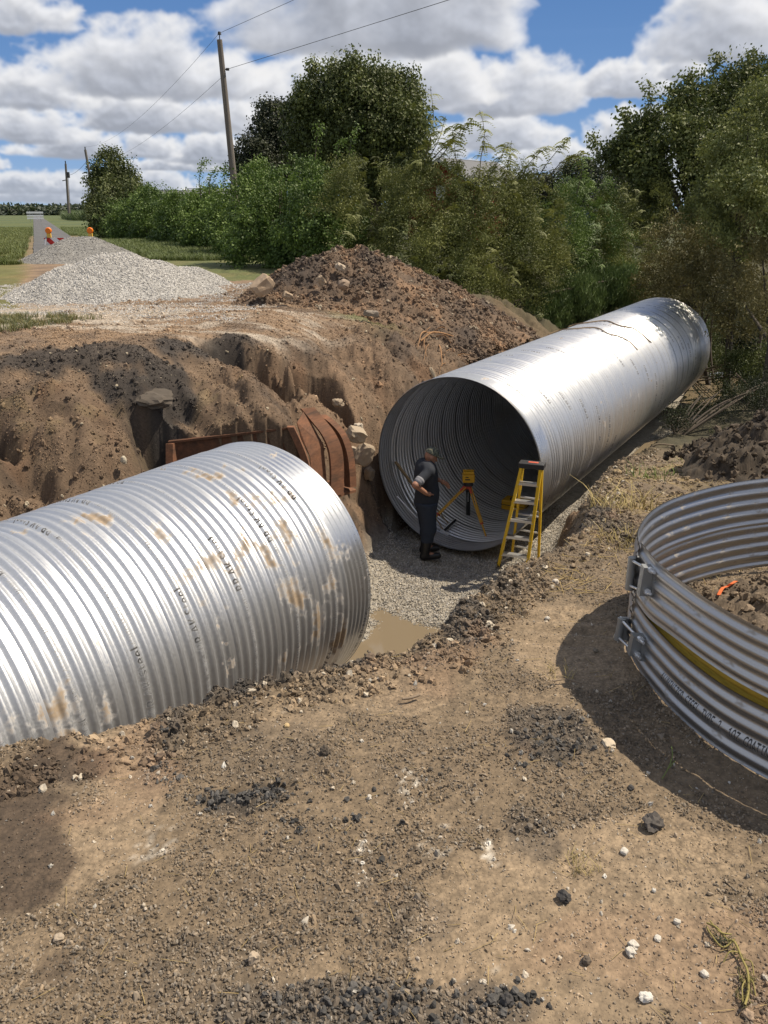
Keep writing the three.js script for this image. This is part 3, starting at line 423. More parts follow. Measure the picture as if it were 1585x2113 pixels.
function bandMat(text) {
  const W = 2048, H = 256, span = 2.1, cv = document.createElement('canvas'); cv.width = W; cv.height = H; const c = cv.getContext('2d'); c.fillStyle = '#fff'; c.fillRect(0, 0, W, H);
  if (text) { c.save(); c.translate(0.335 / span * W, H - 0.083 / BANDH * H); c.scale(W / span / (H / BANDH), 1); c.fillStyle = '#0c0c10'; c.font = `bold ${Math.round(0.046 / BANDH * H)}px monospace`; c.textBaseline = 'middle'; c.scale(0.50, 1); c.fillText(text, 0, 0); c.restore(); }
  const img = c.getImageData(0, 0, W, H).data, col = new Uint8Array(W * H * 4), orm = new Uint8Array(W * H * 4);
  for (let j = 0; j < H; j++) for (let i = 0; i < W; i++) { const src = ((H - 1 - j) * W + i) * 4, q = (j * W + i) * 4, ink = (1 - img[src] / 255) * (0.86 + 0.3 * noise(i * 0.06, j * 0.2)), sp = noise(i * 0.12, j * 0.3) * 0.5 + noise(i * 0.31, j * 0.8) * 0.5; const du = sstep(0.25, 0.6, noise(i * 0.012, j * 0.02) + 0.4 * noise(i * 0.06, j * 0.1)) * 0.55; const L = lerp(lerp(0.44 * (1 + 0.16 * sp), 0.22, du), 0.02, clamp(ink * 1.2)); col[q] = 255 * Math.pow(L, 1 / 2.2); col[q + 1] = 255 * Math.pow(L * lerp(1.0, 0.88, du), 1 / 2.2); col[q + 2] = 255 * Math.pow(L * lerp(1.01, 0.72, du), 1 / 2.2); orm[q + 1] = 255 * clamp(0.38 + 0.14 * sp + 0.4 * du + 0.3 * ink); orm[q + 2] = 255 * 0.95 * clamp(1 - du - ink * 1.3); col[q + 3] = orm[q + 3] = 255; }
  const mk = (d, k) => { const t = new THREE.DataTexture(d, W, H); t.wrapS = THREE.RepeatWrapping; t.magFilter = THREE.LinearFilter; t.repeat.set(1 / span, 1); if (k) t.colorSpace = THREE.SRGBColorSpace; t.needsUpdate = true; return t; };
  const b = mk(orm, false); return std({ map: mk(col, true), roughnessMap: b, metalnessMap: b, roughness: 1, metalness: 1 });
}
{
  const printed = bandMat('ALUMINIZED STEEL TYPE 2  1OZ COATING MADE IN'), plain = bandMat('');
  const gap = (s) => 0.030 * sstep(0.015, 0.09, s) * sstep(0.6, 0.3, s);
  const bandLabels = ['lower corrugated steel coupling band, with printed lettering, resting on the dirt', 'upper corrugated steel coupling band, stacked on the lettered one'];
  const LUGM = std({ color: lin(0.30, 0.31, 0.31), metalness: 0.8, roughness: 0.55 }); const lug = (o, lt, lb, rt, rb) => { // two bars, a plate behind the right one, two bolts with nuts
    const B = [lt, lb, rt, rb].map(([px, py, z]) => onZ(px, py, z));
    const f = V(0.02, 0, -0.006);
    part('lug_bar', merged([rod(B[0], B[1], 0.015, 0.015, 14), bar(B[0].clone().add(f), B[1].clone().add(f), 0.036, 0.014)]), LUGM, o);
    part('lug_bar', merged([bar(B[2], B[3], 0.044, 0.036), bar(B[2].clone().add(V(0.028, -0.005, 0.006)), B[3].clone().add(V(0.028, -0.012, 0.006)), 0.03, 0.05)]), LUGM, o);
    for (const k of [0.1, 0.88]) { const a = B[0].clone().lerp(B[1], k), b = B[2].clone().lerp(B[3], k), d = b.clone().sub(a); const tail = b.clone().addScaledVector(d, 0.28).add(V(0, 0, 0.012)), head = a.clone().addScaledVector(d, -0.1); part('bolt', merged([rod(head, tail, 0.0055, 0.0055, 8), rod(b.clone().addScaledVector(d, 0.1), b.clone().addScaledVector(d, 0.2), 0.012, 0.012, 6), rod(head, head.clone().addScaledVector(d, 0.07), 0.012, 0.012, 6)]), STEEL, o); }
  };
  const lower = thing('coupling_band', bandLabels[0], 'coupling band', V(0, 0, 0), 'stacked steel coupling bands');
  const rim = (y, o) => { const c = new THREE.CatmullRomCurve3(HOOP.map(([x, z]) => V(x, y, z)), false, 'centripetal'); part('edge', new THREE.TubeGeometry(c, 240, 0.0028, 5), OLDSTEEL, o); };
  part('outer_face', bandGeo(0.0015, 0.002, BANDH - 0.004), printed, lower); part('inner_face', bandGeo(-0.0015, 0.002, BANDH - 0.004), plain, lower);
  lug(lower, [1284, 1276, 2.86], [1275, 1320, 2.86], [1317, 1310, 2.70], [1308, 1350, 2.70]);
  const upper = thing('coupling_band', bandLabels[1], 'coupling band', V(0, 0, 0), 'stacked steel coupling bands');
  const lift = (s) => -0.009 + 0.036 * sstep(0.012, 0.07, s) * sstep(0.30, 0.12, s) + 0.008 * sstep(0.4, 0.2, s);
  for (const [k, n] of [[0.0015, 'outer_face'], [-0.0015, 'inner_face']]) { const g = bandGeo(k, BANDH + 0.002, BANDH); const p = g.attributes.position, u = g.attributes.uv, L = new THREE.CatmullRomCurve3(HOOP.map(([x, z]) => V(x, 0, z)), false, 'centripetal').getLength(); for (let i = 0; i < p.count; i++) p.setY(i, p.getY(i) + lift(u.getX(i) / L) * (1 - u.getY(i) * 0.75)); g.computeVertexNormals(); part(n, g, plain, upper); }
  lug(upper, [1305, 1150, 2.86], [1298, 1216, 2.86], [1339, 1168, 2.70], [1329, 1226, 2.70]);
  // yellow foam strip showing in the gap between the hoops
  const foamTex = grainTexture(256, tiled((a, b) => 0.8 + 0.35 * fbm(a, b, 4), 9)); foamTex.repeat.set(2, 1);
  const foam = shadows(new THREE.Mesh(bandGeo(-0.016, BANDH - 0.06, 0.115, null, [0.004, 0.42]), std({ color: lin(0.42, 0.29, 0.03), map: foamTex, bumpMap: foamTex, bumpScale: 0.004, roughness: 0.85 }))); foam.name = numbered('gasket_strip'); scene.add(foam); tag(foam, 'dirty yellow foam gasket strip squeezed between the two coupling bands', 'gasket');
}

// ---------------------------------------------------------------- loose stuff: clods, pebbles, gravel, straw
function stoneGeo(seed, detail, squash = 0.75) { let g = new THREE.IcosahedronGeometry(1, detail); g.deleteAttribute('uv'); g.deleteAttribute('normal'); g = mergeVertices(g, 1e-3); const p = g.attributes.position, r = rng(seed); for (let i = 0; i < p.count; i++) { const k = 0.55 + 0.8 * r(); p.setXYZ(i, p.getX(i) * k * 1.15, p.getY(i) * k * squash, p.getZ(i) * k * 0.85); } g = g.toNonIndexed(); g.computeVertexNormals(); return g; }
const LOOSE = std({ color: 0xffffff, roughness: 0.95 });
function scatter(name, label, category, geo, mat, spots, kind = 'stuff') {
  const m = shadows(new THREE.InstancedMesh(geo, mat, spots.length)), M = new THREE.Matrix4(), q = new THREE.Quaternion(), e = new THREE.Euler(), c = new THREE.Color(), r = rng(spots.length);
  spots.forEach((s, i) => { e.set(r() * 6.3, r() * 6.3, r() * 6.3); if (s.up) e.set((r() - 0.5) * 0.5, r() * 6.3, (r() - 0.5) * 0.5); q.setFromEuler(e); M.compose(s.p, q, s.k.isVector3 ? s.k : V(s.k * (0.8 + 0.5 * r()), s.k * (0.75 + 0.4 * r()), s.k)); m.setMatrixAt(i, M); c.setRGB(s.c[0], s.c[1], s.c[2]); m.setColorAt(i, c); });
  m.name = numbered(name); m.userData = { label, category, kind }; scene.add(m); return m;
}
const rs = rng(2024), shade = (c, k) => [c[0] * k, c[1] * k, c[2] * k];
{
  // crumbs and clods of the near bank
  const S = [], W = [], LC = []; let tries = 0;
  while (S.length < 210000 && tries++ < 420000) { // denser towards the lens because the bank runs out of frame there
    const z = -1.0 - 4.0 * Math.pow(rs(), 1.3), x = (rs() - 0.5) * (1.45 + 1.12 * -z), ld = lipDist(x, z); if (ld < -0.05) continue;
    const n = fbm(x * 2.2, z * 2.2, 3) * 0.5 + fbm(x * 7 + 40, z * 7, 2) * 0.3, pale = most(PALE, x, z, n), damp = most(DAMP, x, z, n * 0.5), black = most(BLACK, x, z, n * 1.5) * 0.8, lane = sstep(-0.08, 0.10, n + black * 0.6 - pale * 0.45 - damp * 0.5 + 0.12);
    if (rs() > 0.34 + 0.66 * lane) continue;
    const y0 = surf(x, z)[0], col = [SC[1], SC[2], SC[3]];
    const k = (0.0015 + 0.0048 * Math.pow(rs(), 3.4)) * (1 + black * 0.2) * (rs() < 0.008 ? 1.9 : 1) * (0.6 + 0.3 * lane);
    const v = (0.72 + 0.75 * rs()) * (rs() < 0.12 ? 0.5 : 1), grey = rs() * 0.6; let c = shade(col, v * (1 + 0.45 * black)); const l = (c[0] + c[1] + c[2]) / 3; c = c.map((q, i) => lerp(q, l * [1.06, 1.0, 0.88][i], grey));
    S.push({ p: V(x, y0 + k * 0.3, z), k, c });
  }
  scatter('soil_crumbs', 'loose crumbs of brown soil and blacktop strewn over the near bank', 'soil crumbs', stoneGeo(5, 0), LOOSE, S);
  tries = 0;
  while (W.length < 1700 && tries++ < 30000) { const z = -1.05 - 4.6 * Math.pow(rs(), 1.2), x = (rs() - 0.5) * (1.5 + 1.15 * -z); if (lipDist(x, z) < 0.02) continue; const wh = most(WHITE, x, z, 0), dp = most(DAMP, x, z, 0); if (rs() > 0.35 + wh - dp * 0.25) continue; const k = 0.0018 + 0.0068 * Math.pow(rs(), 4); const t = 0.28 + 0.24 * rs(), w = rs(); W.push({ p: V(x, surf(x, z)[0] + k * 0.4, z), k, c: [t, t * lerp(0.86, 0.97, w), t * lerp(0.66, 0.88, w)] }); }
  scatter('pale_pebbles', 'scattered small pale limestone pebbles on the near bank', 'pebbles', stoneGeo(9, 1, 0.7), LOOSE, W);
  tries = 0; // the crumbling edge
  while (LC.length < 11000 && tries++ < 90000) { const i = 4 + Math.floor(rs() * 17), t = rs(); const a = LIP[i], b = LIP[i + 1]; if (!b) continue; const o = (rs() - 0.35) * 0.42, nx = -(b.z - a.z), nz = b.x - a.x, l = Math.hypot(nx, nz); const x = lerp(a.x, b.x, t) + nx / l * o, z = lerp(a.z, b.z, t) + nz / l * o; const bk = z > -5 ? most(BLACK, x, z, 0.5 * noise(x * 5, z * 5)) : 0.5; if (rs() > 0.22 + bk + (noise(x * 2.3, z * 2.3) > 0.2 ? 0.4 : 0)) continue; const y = surf(x, z)[0], col = [SC[1], SC[2], SC[3]], d = -z; const k = (0.0035 + 0.012 * Math.pow(rs(), 4)) * (1 + sstep(4, 9, d) * 1.6); const pale = rs() < 0.05; LC.push({ p: V(x, y + k * 0.3, z), k, c: pale ? [0.42, 0.37, 0.29] : shade(col, 0.6 + 0.75 * rs()) }); }
  scatter('edge_clods', 'dark clods of crumbled blacktop and soil along the trench edge', 'clods', stoneGeo(15, 1), LOOSE, LC);
  const AC = []; for (const [px, py, sx, sy, n] of [[490, 1648, 60, 13, 420], [550, 1636, 28, 14, 260], [1140, 1525, 60, 38, 240], [560, 1382, 80, 18, 420], [450, 1425, 50, 14, 160], [950, 1290, 30, 26, 220], [760, 2075, 190, 34, 300], [340, 1545, 22, 60, 110], [700, 1700, 120, 50, 90], [1035, 2070, 40, 14, 120]]) for (let i = 0; i < n; i++) { const g = () => (rs() + rs() + rs() - 1.5) * 1.5, q = onBank(px + g() * sx, py + g() * sy); if (lipDist(q.x, q.z) < -0.02) continue; const k = 0.002 + 0.0085 * Math.pow(rs(), 3.2), t = 0.03 + 0.075 * rs(); AC.push({ p: V(q.x, surf(q.x, q.z)[0] + k * 0.45, q.z), k, c: [t, t * 0.95, t * 0.88] }); }
  scatter('blacktop_crumbs', 'black crumbs of broken blacktop in patches on the near bank', 'blacktop crumbs', stoneGeo(25, 1), LOOSE, AC);
  // gravel bedding in the trench
  const G = []; tries = 0;
  while (G.length < 60000 && tries++ < 180000) { let x, z; if (rs() < 0.62) { x = -1.2 + 5.4 * rs(); z = -7.2 - 7.2 * rs(); } else { const p = along(PB, 12 * rs(), 0.9 + 1.9 * rs(), 0); x = p.x; z = p.z; } const y = surf(x, z)[0]; if (y > -3.18 || y < -3.72 || lipDist(x, z) > 0) continue; const muddy = noise(x * 1.4, z * 1.4) + 0.5 * noise(x * 4, z * 4); if (muddy > 0.25 && rs() < 0.6) continue; const k = 0.008 + 0.012 * rs() * rs(), t = 0.17 + 0.32 * rs(), w = rs(); G.push({ p: V(x, y + k * 0.4, z), k, c: [t, t * lerp(0.88, 0.97, w), t * lerp(0.70, 0.90, w)] }); }
  scatter('gravel_bedding', 'crushed pale gravel bedding on the trench floor', 'gravel', stoneGeo(21, 0), LOOSE, G);
  // clods on the cut banks and the right-hand slope
  const C = []; tries = 0;
  while (C.length < 36000 && tries++ < 200000) {
    let x, z; const right = rs() < 0.3; if (right) { z = -4.2 - 12 * Math.pow(rs(), 1.3); x = 0.9 + (-z - 3.6) * 0.27 + rs() * (0.8 + -z * 0.26); } else { x = -6.2 + 11.4 * rs(); z = -8.8 - 13 * Math.pow(rs(), 1.25); }
    const dl = lipDist(x, z); if (right ? dl < 0 : dl > -0.2) continue; const y = surf(x, z)[0], col = [SC[1], SC[2], SC[3]]; if (!right && (y < -3.1 || Math.abs((x - PB.c.x) * PB.u.x + (z - PB.c.z) * PB.u.z) < 1.5)) continue;
    const n = noise(x * 0.9, z * 0.9) + 0.5 * noise(x * 2.7, z * 2.7); const fk = right ? 0 : farBlack(x, z); if (rs() > 0.5 + n * 0.9 + fk - (y > -0.45 && !right ? 0.15 : 0)) continue;
    const k = (0.006 + 0.028 * Math.pow(rs(), 10)) * (right ? 0.8 : 1) * (rs() < 0.01 ? 1.7 : 1), pale = rs() < 0.07; C.push({ p: V(x, y + k * 0.2, z), k, c: pale ? [0.33, 0.28, 0.20] : shade(col, 0.55 + 0.7 * rs()) });
  }
  scatter('bank_clods', 'loose brown clods lying over the cut trench banks', 'clods', stoneGeo(31, 1, 0.8), LOOSE, C);
  const CF = []; tries = 0;
  while (CF.length < 80000 && tries++ < 260000) { const x = -5.6 + 8.6 * rs(), z = -9 - 9.5 * Math.pow(rs(), 1.2); if (lipDist(x, z) > -0.3) continue; const g = groundAt(x, z)[0]; if (g < -3.0) continue; const n = noise(x * 1.3, z * 1.3) + 0.6 * noise(x * 4.2, z * 4.2); if (rs() > 0.55 + n) continue; const y = surf(x, z)[0], w = 0.65 + 0.75 * rs(), k = 0.0045 + 0.009 * Math.pow(rs(), 3); CF.push({ p: V(x, y + k * 0.25, z), k, c: [SC[1] * w, SC[2] * w, SC[3] * w] }); }
  scatter('bank_crumbs', 'fine crumbs of brown soil on the cut trench banks', 'soil crumbs', stoneGeo(35, 0, 0.8), LOOSE, CF);
  const D = []; tries = 0;
  while (D.length < 17000 && tries++ < 60000) { const x = -4 + 9 * rs(), z = -15.5 - 6.2 * rs(), y = MOUND.yAt(x, z), gy = groundAt(x, z)[0]; if (y < gy - 0.1 || y < -1.3) continue; const n = noise(x, z); if (rs() > 0.6 + n) continue; const k = 0.010 + 0.042 * Math.pow(rs(), 7), pale = rs() < 0.05; D.push({ p: V(x, y + k * 0.3, z), k, c: pale ? [0.34, 0.28, 0.20] : shade(soilCol(x, z, y), 0.6 + 0.7 * rs()) }); }
  scatter('mound_clods', 'brown clods covering the tall dirt mound', 'clods', stoneGeo(33, 1, 0.85), LOOSE, D);
  // stones of the gravel piles and the gravel spilled in front of them
  const P = []; tries = 0;
  while (P.length < 60000 && tries++ < 200000) { const far = rs() < 0.2, x = far ? -15 + 7 * rs() : -10 + 7.6 * rs(), z = far ? -29 - 7 * rs() : -14.5 - 8.5 * rs(); let y = -9, m = 0; PILES.forEach((p, i) => { const v = p.yAt(x, z); if (v > y) { y = v; m = i; } }); const gy = groundAt(x, z)[0]; let k = 0.009 + 0.016 * rs() * rs(); if (y < gy - 0.05) { const sp = fbm(x * 0.8, z * 2.2, 3); if (far || rs() > sp * 0.7 + (z < -16 ? 0.25 : 0.02)) continue; y = surf(x, z)[0]; k *= 0.8; } const t = (m === 3 ? 0.19 : 0.34) + 0.30 * rs() * rs() + 0.08 * rs(); P.push({ p: V(x, y + k * 0.3, z), k, c: [t, t * 0.965, t * 0.90] }); }
  scatter('pile_stones', 'pale crushed stones covering the gravel piles and spilled before them', 'gravel', stoneGeo(41, 0), LOOSE, P);
  // straw
  const straw = new THREE.CylinderGeometry(0.5, 0.35, 1, 4); straw.rotateZ(Math.PI / 2); const T = []; tries = 0;
  while (T.length < 2600 && tries++ < 30000) { const near = rs() < 0.35, z = near ? -1.1 - 3.2 * rs() : -3.4 - 9 * Math.pow(rs(), 1.5), x = near ? (rs() - 0.5) * (1.5 - 1.15 * z) : 0.7 + (-z - 3.4) * 0.26 + rs() * (0.5 + -z * 0.24); if (lipDist(x, z) < 0.04) continue; if (!near && rs() > 0.4 + 1.1 * fbm(x * 1.3 + 9, z * 1.3, 3)) continue; if (near && (rs() > 0.25 || most(DAMP, x, z, 0) > 0.3)) continue; const l = (0.02 + 0.07 * rs()) * (near ? 0.8 : 1.5), t = 0.8 + 0.5 * rs(); T.push({ p: V(x, surf(x, z)[0] + 0.006, z), k: V(l, near ? 0.0016 : 0.003, near ? 0.0016 : 0.003), c: [0.36 * t, 0.27 * t, 0.12 * t], up: true }); }
  scatter('straw', 'bits of dry straw lying on the bank', 'straw', straw, LOOSE, T);
}
// ---------------------------------------------------------------- single stones, slabs and clods
function rock(name, label, cat, pos, size, col, o = {}) {
  let g = new THREE.IcosahedronGeometry(1, o.detail ?? 3); g.deleteAttribute('uv'); g.deleteAttribute('normal'); g = mergeVertices(g, 1e-3); const p = g.attributes.position, s = o.seed ?? pos.x * 37 + pos.z * 11, v = new THREE.Vector3();
  for (let i = 0; i < p.count; i++) { v.fromBufferAttribute(p, i); if (o.slab) { const f = Math.max(Math.abs(v.x), Math.abs(v.y), Math.abs(v.z)); v.multiplyScalar(lerp(1, 0.8 / f, o.slab)); } const k = 1 + (o.rough ?? 0.22) * (noise(v.x * 1.6 + s, v.y * 1.6 + v.z * 1.3) * 1.3 + 0.7 * noise(v.z * 3.1 - s, v.x * 3 + v.y * 2.3) + 0.4 * noise(v.x * 7 + s, v.y * 7 - v.z * 6)); p.setXYZ(i, v.x * k * size[0], v.y * k * size[1], v.z * k * size[2]); }
  g = g.toNonIndexed(); g.computeVertexNormals();
  const m = shadows(new THREE.Mesh(g, std({ color: lin(...col), roughness: 0.93, bumpMap: BUMP, bumpScale: 0.004 }))); m.name = numbered(name); m.position.copy(pos); m.rotation.set(...(o.rot ?? [0, s % 3, 0])); scene.add(m); tag(m, label, cat); return m;
}
const nearRock = (name, label, cat, px, py, w, h, col, o) => { const p = onBank(px, py), d = p.distanceTo(camera.position), k = d / FPX; p.y = surf(p.x, p.z)[0] + h * k * 0.3; return rock(name, label, cat, p, [w * k / 2, h * k / 2, w * k / 2 * 0.85], col, o); };
const BLK = [0.045, 0.042, 0.040], GREYC = [0.16, 0.135, 0.10], WHT = [0.47, 0.44, 0.38], TAN = [0.34, 0.26, 0.17];
nearRock('asphalt_lump', 'rough dark lump of broken blacktop below the shadow of the coupling bands', 'asphalt lump', 1345, 1712, 38, 30, [0.075, 0.066, 0.058], { rough: 0.55 });
nearRock('clod', 'dark crumbly clod alone on pale soil, left of the withered weed', 'clod', 1164, 1855, 25, 20, BLK, { rough: 0.5 });
nearRock('clod', 'round dark clod below the single crumbly one, near the bottom edge', 'clod', 1209, 1993, 18, 16, [0.10, 0.08, 0.06], { rough: 0.3 });
nearRock('clod', 'brown clod near the centre of the bank, right of the blacktop hole', 'clod', 672, 1562, 22, 20, [0.085, 0.068, 0.05], { rough: 0.4 });
nearRock('clod', 'black clod just right of the brown one at the bottom of the foreground', 'clod', 1047, 2073, 24, 22, BLK, { rough: 0.5 });
nearRock('clod', 'small dark clod on the pale soil nearest the band shadow', 'clod', 1302, 1627, 14, 10, BLK);
nearRock('white_stone', 'white angular stone, upper of the touching pair right of the wheel marks', 'stone', 1306, 1961, 20, 14, WHT, { slab: 0.6, rough: 0.3 });
nearRock('white_stone', 'white angular stone, lower of the touching pair right of the wheel marks', 'stone', 1300, 1976, 20, 15, WHT, { slab: 0.6, rough: 0.3 });
nearRock('white_stone', 'white flat stone between the withered weed and the bottom right corner', 'stone', 1453, 2019, 16, 12, WHT, { slab: 0.4 });
nearRock('white_stone', 'white stone left of the withered weed', 'stone', 1396, 1911, 13, 10, WHT, { slab: 0.4 });
nearRock('white_stone', 'elongated white stone a little left of the stone pair, farther from the lens', 'stone', 1356, 1945, 15, 9, WHT, { slab: 0.4 });
nearRock('white_stone', 'white angular stone just below the dark blacktop lump and to its left', 'stone', 1287, 1769, 17, 11, WHT, { slab: 0.5 });
nearRock('white_stone', 'bright white stone at the very bottom, right of centre', 'stone', 1331, 2070, 22, 16, [0.52, 0.50, 0.45], { slab: 0.4, rough: 0.4 });
nearRock('stone', 'grey-tan angular stone in the lower foreground, left of centre', 'stone', 524, 1977, 24, 26, [0.36, 0.29, 0.21], { slab: 0.6 });
nearRock('stone', 'flat tan stone lying at the edge of the band shadow', 'stone', 1256, 1537, 30, 11, [0.45, 0.38, 0.28], { slab: 0.6 });
nearRock('stone', 'grey stone in the band shadow beside the lower clamp', 'stone', 1229, 1344, 11, 8, GREYC);
nearRock('stone', 'white pebble on the bank left of the upper clamp', 'stone', 1130, 1274, 11, 8, WHT);
nearRock('stone', 'pale stone on the trench edge near the foot of the ladder', 'stone', 1146, 1205, 14, 13, [0.5, 0.45, 0.38], { slab: 0.4 });
nearRock('stone', 'brown stone with pale top at the bottom right of the near bank', 'stone', 1542, 2106, 20, 16, [0.3, 0.22, 0.15]);
nearRock('stone', 'rounded pale stone on the trench edge below the near pipe', 'stone', 453, 1426, 15, 12, [0.5, 0.46, 0.38]);
nearRock('stone', 'yellowish stone on the bank below the near pipe', 'stone', 592, 1505, 13, 9, [0.42, 0.31, 0.16]);
nearRock('stone', 'grey stone at the lower left of the foreground, one of the few on damp soil', 'stone', 120, 1933, 20, 14, [0.33, 0.27, 0.2], { slab: 0.4 });
const farRock = (name, label, cat, px, py, z, w, h, col, o = {}) => { const p = onZ(px, py, z), k = p.distanceTo(camera.position) / FPX; return rock(name, label, cat, p, [w * k / 2, h * k / 2, w * k / 2 * (o.deep ?? 0.8)], col, o); };
farRock('concrete_block', 'large tan concrete block on the left shoulder of the dirt mound', 'concrete block', 541, 590, 17.6, 52, 34, [0.33, 0.245, 0.165], { slab: 0.85, rough: 0.12, rot: [0.1, 0.5, 0.62] });
farRock('stone_slab', 'flat pale slab near the top of the dirt mound', 'stone slab', 702, 551, 18.6, 22, 15, [0.38, 0.31, 0.23], { slab: 0.7, rot: [0.2, 0.3, -0.5] });
farRock('boulder', 'rounded brown boulder below the slab on the dirt mound', 'boulder', 709, 587, 17.9, 26, 21, [0.26, 0.195, 0.14]);
farRock('stone_slab', 'thin tan slab leaning on the left flank of the dirt mound', 'stone slab', 662, 579, 18.0, 17, 22, [0.31, 0.24, 0.165], { slab: 0.8, rot: [0.2, 0.3, 0.6] });
farRock('stone_slab', 'tan slab low on the dirt mound, right of the large concrete block', 'stone slab', 594, 611, 17.3, 22, 16, [0.3, 0.225, 0.15], { slab: 0.7, rot: [0.2, 0.3, -0.5] });
farRock('stone_slab', 'grey slab lying across the middle of the dirt slope above the roots', 'stone slab', 766, 647, 17.0, 32, 14, [0.2, 0.17, 0.135], { slab: 0.8, rot: [0, 0.3, -0.1] });
farRock('stone_slab', 'dark stone above the splintered roots', 'stone slab', 873, 646, 18.2, 30, 13, [0.13, 0.11, 0.09], { slab: 0.7, rot: [0, 0.3, -0.25] });
farRock('stone_slab', 'grey flat stone just above the splintered roots, on the right', 'stone slab', 880, 662, 18.0, 24, 13, [0.23, 0.2, 0.16], { slab: 0.7, rot: [0, 0.3, -0.3] });
farRock('stone_slab', 'pale slab standing on edge above the mouth of the far pipe', 'stone slab', 893, 770, 15.0, 9, 30, [0.36, 0.29, 0.2], { slab: 0.8, rot: [0, 0.3, 0.45] });
farRock('stone_slab', 'pale flat stone on the dirt slope, right of the roots', 'stone slab', 964, 694, 18.3, 16, 12, [0.38, 0.31, 0.24], { slab: 0.7, rot: [0, 0.3, -0.3] });
farRock('stone_slab', 'upright tan stone right of the roots on the dirt slope', 'stone slab', 934, 678, 18.3, 10, 18, [0.32, 0.25, 0.17], { slab: 0.7, rot: [0, 0.3, 0.3] });
farRock('broken_concrete', 'largest pale chunk of broken concrete beside the rusty bucket ribs', 'broken concrete', 735, 897, 12.35, 46, 34, [0.33, 0.27, 0.195], { slab: 0.8, rough: 0.16, rot: [0.3, 0.4, -0.5] });
farRock('broken_concrete', 'angular chunk of broken concrete below the largest one, beside the bucket', 'broken concrete', 752, 938, 12.2, 40, 54, [0.28, 0.22, 0.155], { slab: 0.75, rough: 0.18, rot: [0.2, 0.5, -0.6] });
farRock('broken_concrete', 'small square chunk of concrete wedged against the outer bucket rib', 'broken concrete', 726, 931, 11.9, 20, 24, [0.31, 0.25, 0.18], { slab: 0.9, rough: 0.08, rot: [0.1, 0.3, -0.2] });
farRock('broken_concrete', 'pale concrete lump above the largest chunk on the bank', 'broken concrete', 739, 882, 12.75, 24, 20, [0.4, 0.345, 0.27], { slab: 0.5, rough: 0.25 });
farRock('broken_concrete', 'pale lump of concrete in the bank above the bucket ribs', 'broken concrete', 697, 831, 12.9, 26, 18, [0.3, 0.235, 0.165], { slab: 0.5, rough: 0.25 });
farRock('broken_concrete', 'small orange-tan lump of concrete above the bucket', 'broken concrete', 648, 822, 12.7, 18, 13, [0.36, 0.25, 0.16], { slab: 0.5 });
farRock('broken_concrete', 'brown lump low on the bank below the broken concrete', 'broken concrete', 762, 978, 12.5, 26, 30, [0.2, 0.15, 0.1], { slab: 0.4, rough: 0.3 });
farRock('asphalt_slab', 'slab of broken blacktop hanging from the cut road edge at left', 'asphalt slab', 320, 822, 10.85, 74, 24, [0.085, 0.07, 0.054], { slab: 0.6, rough: 0.35, rot: [0.3, 0.2, -0.05] });
farRock('white_stone', 'white stone in the left trench bank above the near pipe', 'stone', 255, 949, 9.95, 14, 17, [0.42, 0.37, 0.28]);

// ---------------------------------------------------------------- rusty excavator bucket lying in the cut, dirt heaped behind it
function sweep(pts, wdir, w, ddir, d, seg = 20) { // a curved bar with a rectangular section
  const c = new THREE.CatmullRomCurve3(pts), pos = [], idx = [], W = wdir.clone().normalize().multiplyScalar(w / 2), D = ddir.clone().normalize().multiplyScalar(d / 2), q = (v) => pos.push(v.x, v.y, v.z);
  for (let i = 0; i <= seg; i++) { const p = c.getPoint(i / seg); q(p.clone().add(W).add(D)); q(p.clone().sub(W).add(D)); q(p.clone().sub(W).sub(D)); q(p.clone().add(W).sub(D)); }
  for (let i = 0; i < seg; i++) for (let k = 0; k < 4; k++) { const a = i * 4 + k, b = i * 4 + (k + 1) % 4; idx.push(a, b, a + 4, b, b + 4, a + 4); }
  idx.push(0, 2, 1, 0, 3, 2); const e = seg * 4; idx.push(e, e + 1, e + 2, e, e + 2, e + 3);
  let g = new THREE.BufferGeometry(); g.setAttribute('position', new THREE.Float32BufferAttribute(pos, 3)); g.setIndex(idx); g = g.toNonIndexed(); g.computeVertexNormals(); g.setAttribute('uv', new THREE.Float32BufferAttribute(new Float32Array(g.attributes.position.count * 2).map((_, i) => (i % 2 ? g.attributes.position.array[(i >> 1) * 3 + 1] : g.attributes.position.array[(i >> 1) * 3] + g.attributes.position.array[(i >> 1) * 3 + 2])), 2)); return g;
}
function plate(pts, thick) { // a flat plate with any outline; thick is a vector
  const n = pts.length, pos = [], idx = []; for (const p of pts) pos.push(p.x, p.y, p.z); for (const p of pts) pos.push(p.x + thick.x, p.y + thick.y, p.z + thick.z);
  for (let i = 1; i + 1 < n; i++) { idx.push(0, i, i + 1, n, n + i + 1, n + i); } for (let i = 0; i < n; i++) { const j = (i + 1) % n; idx.push(i, n + i, j, j, n + i, n + j); }
  let g = new THREE.BufferGeometry(); g.setAttribute('position', new THREE.Float32BufferAttribute(pos, 3)); g.setIndex(idx); g = g.toNonIndexed(); g.computeVertexNormals(); g.setAttribute('uv', new THREE.Float32BufferAttribute(new Float32Array(g.attributes.position.count * 2).map((_, i) => (i % 2 ? g.attributes.position.array[(i >> 1) * 3 + 1] : g.attributes.position.array[(i >> 1) * 3])), 2)); return g;
}
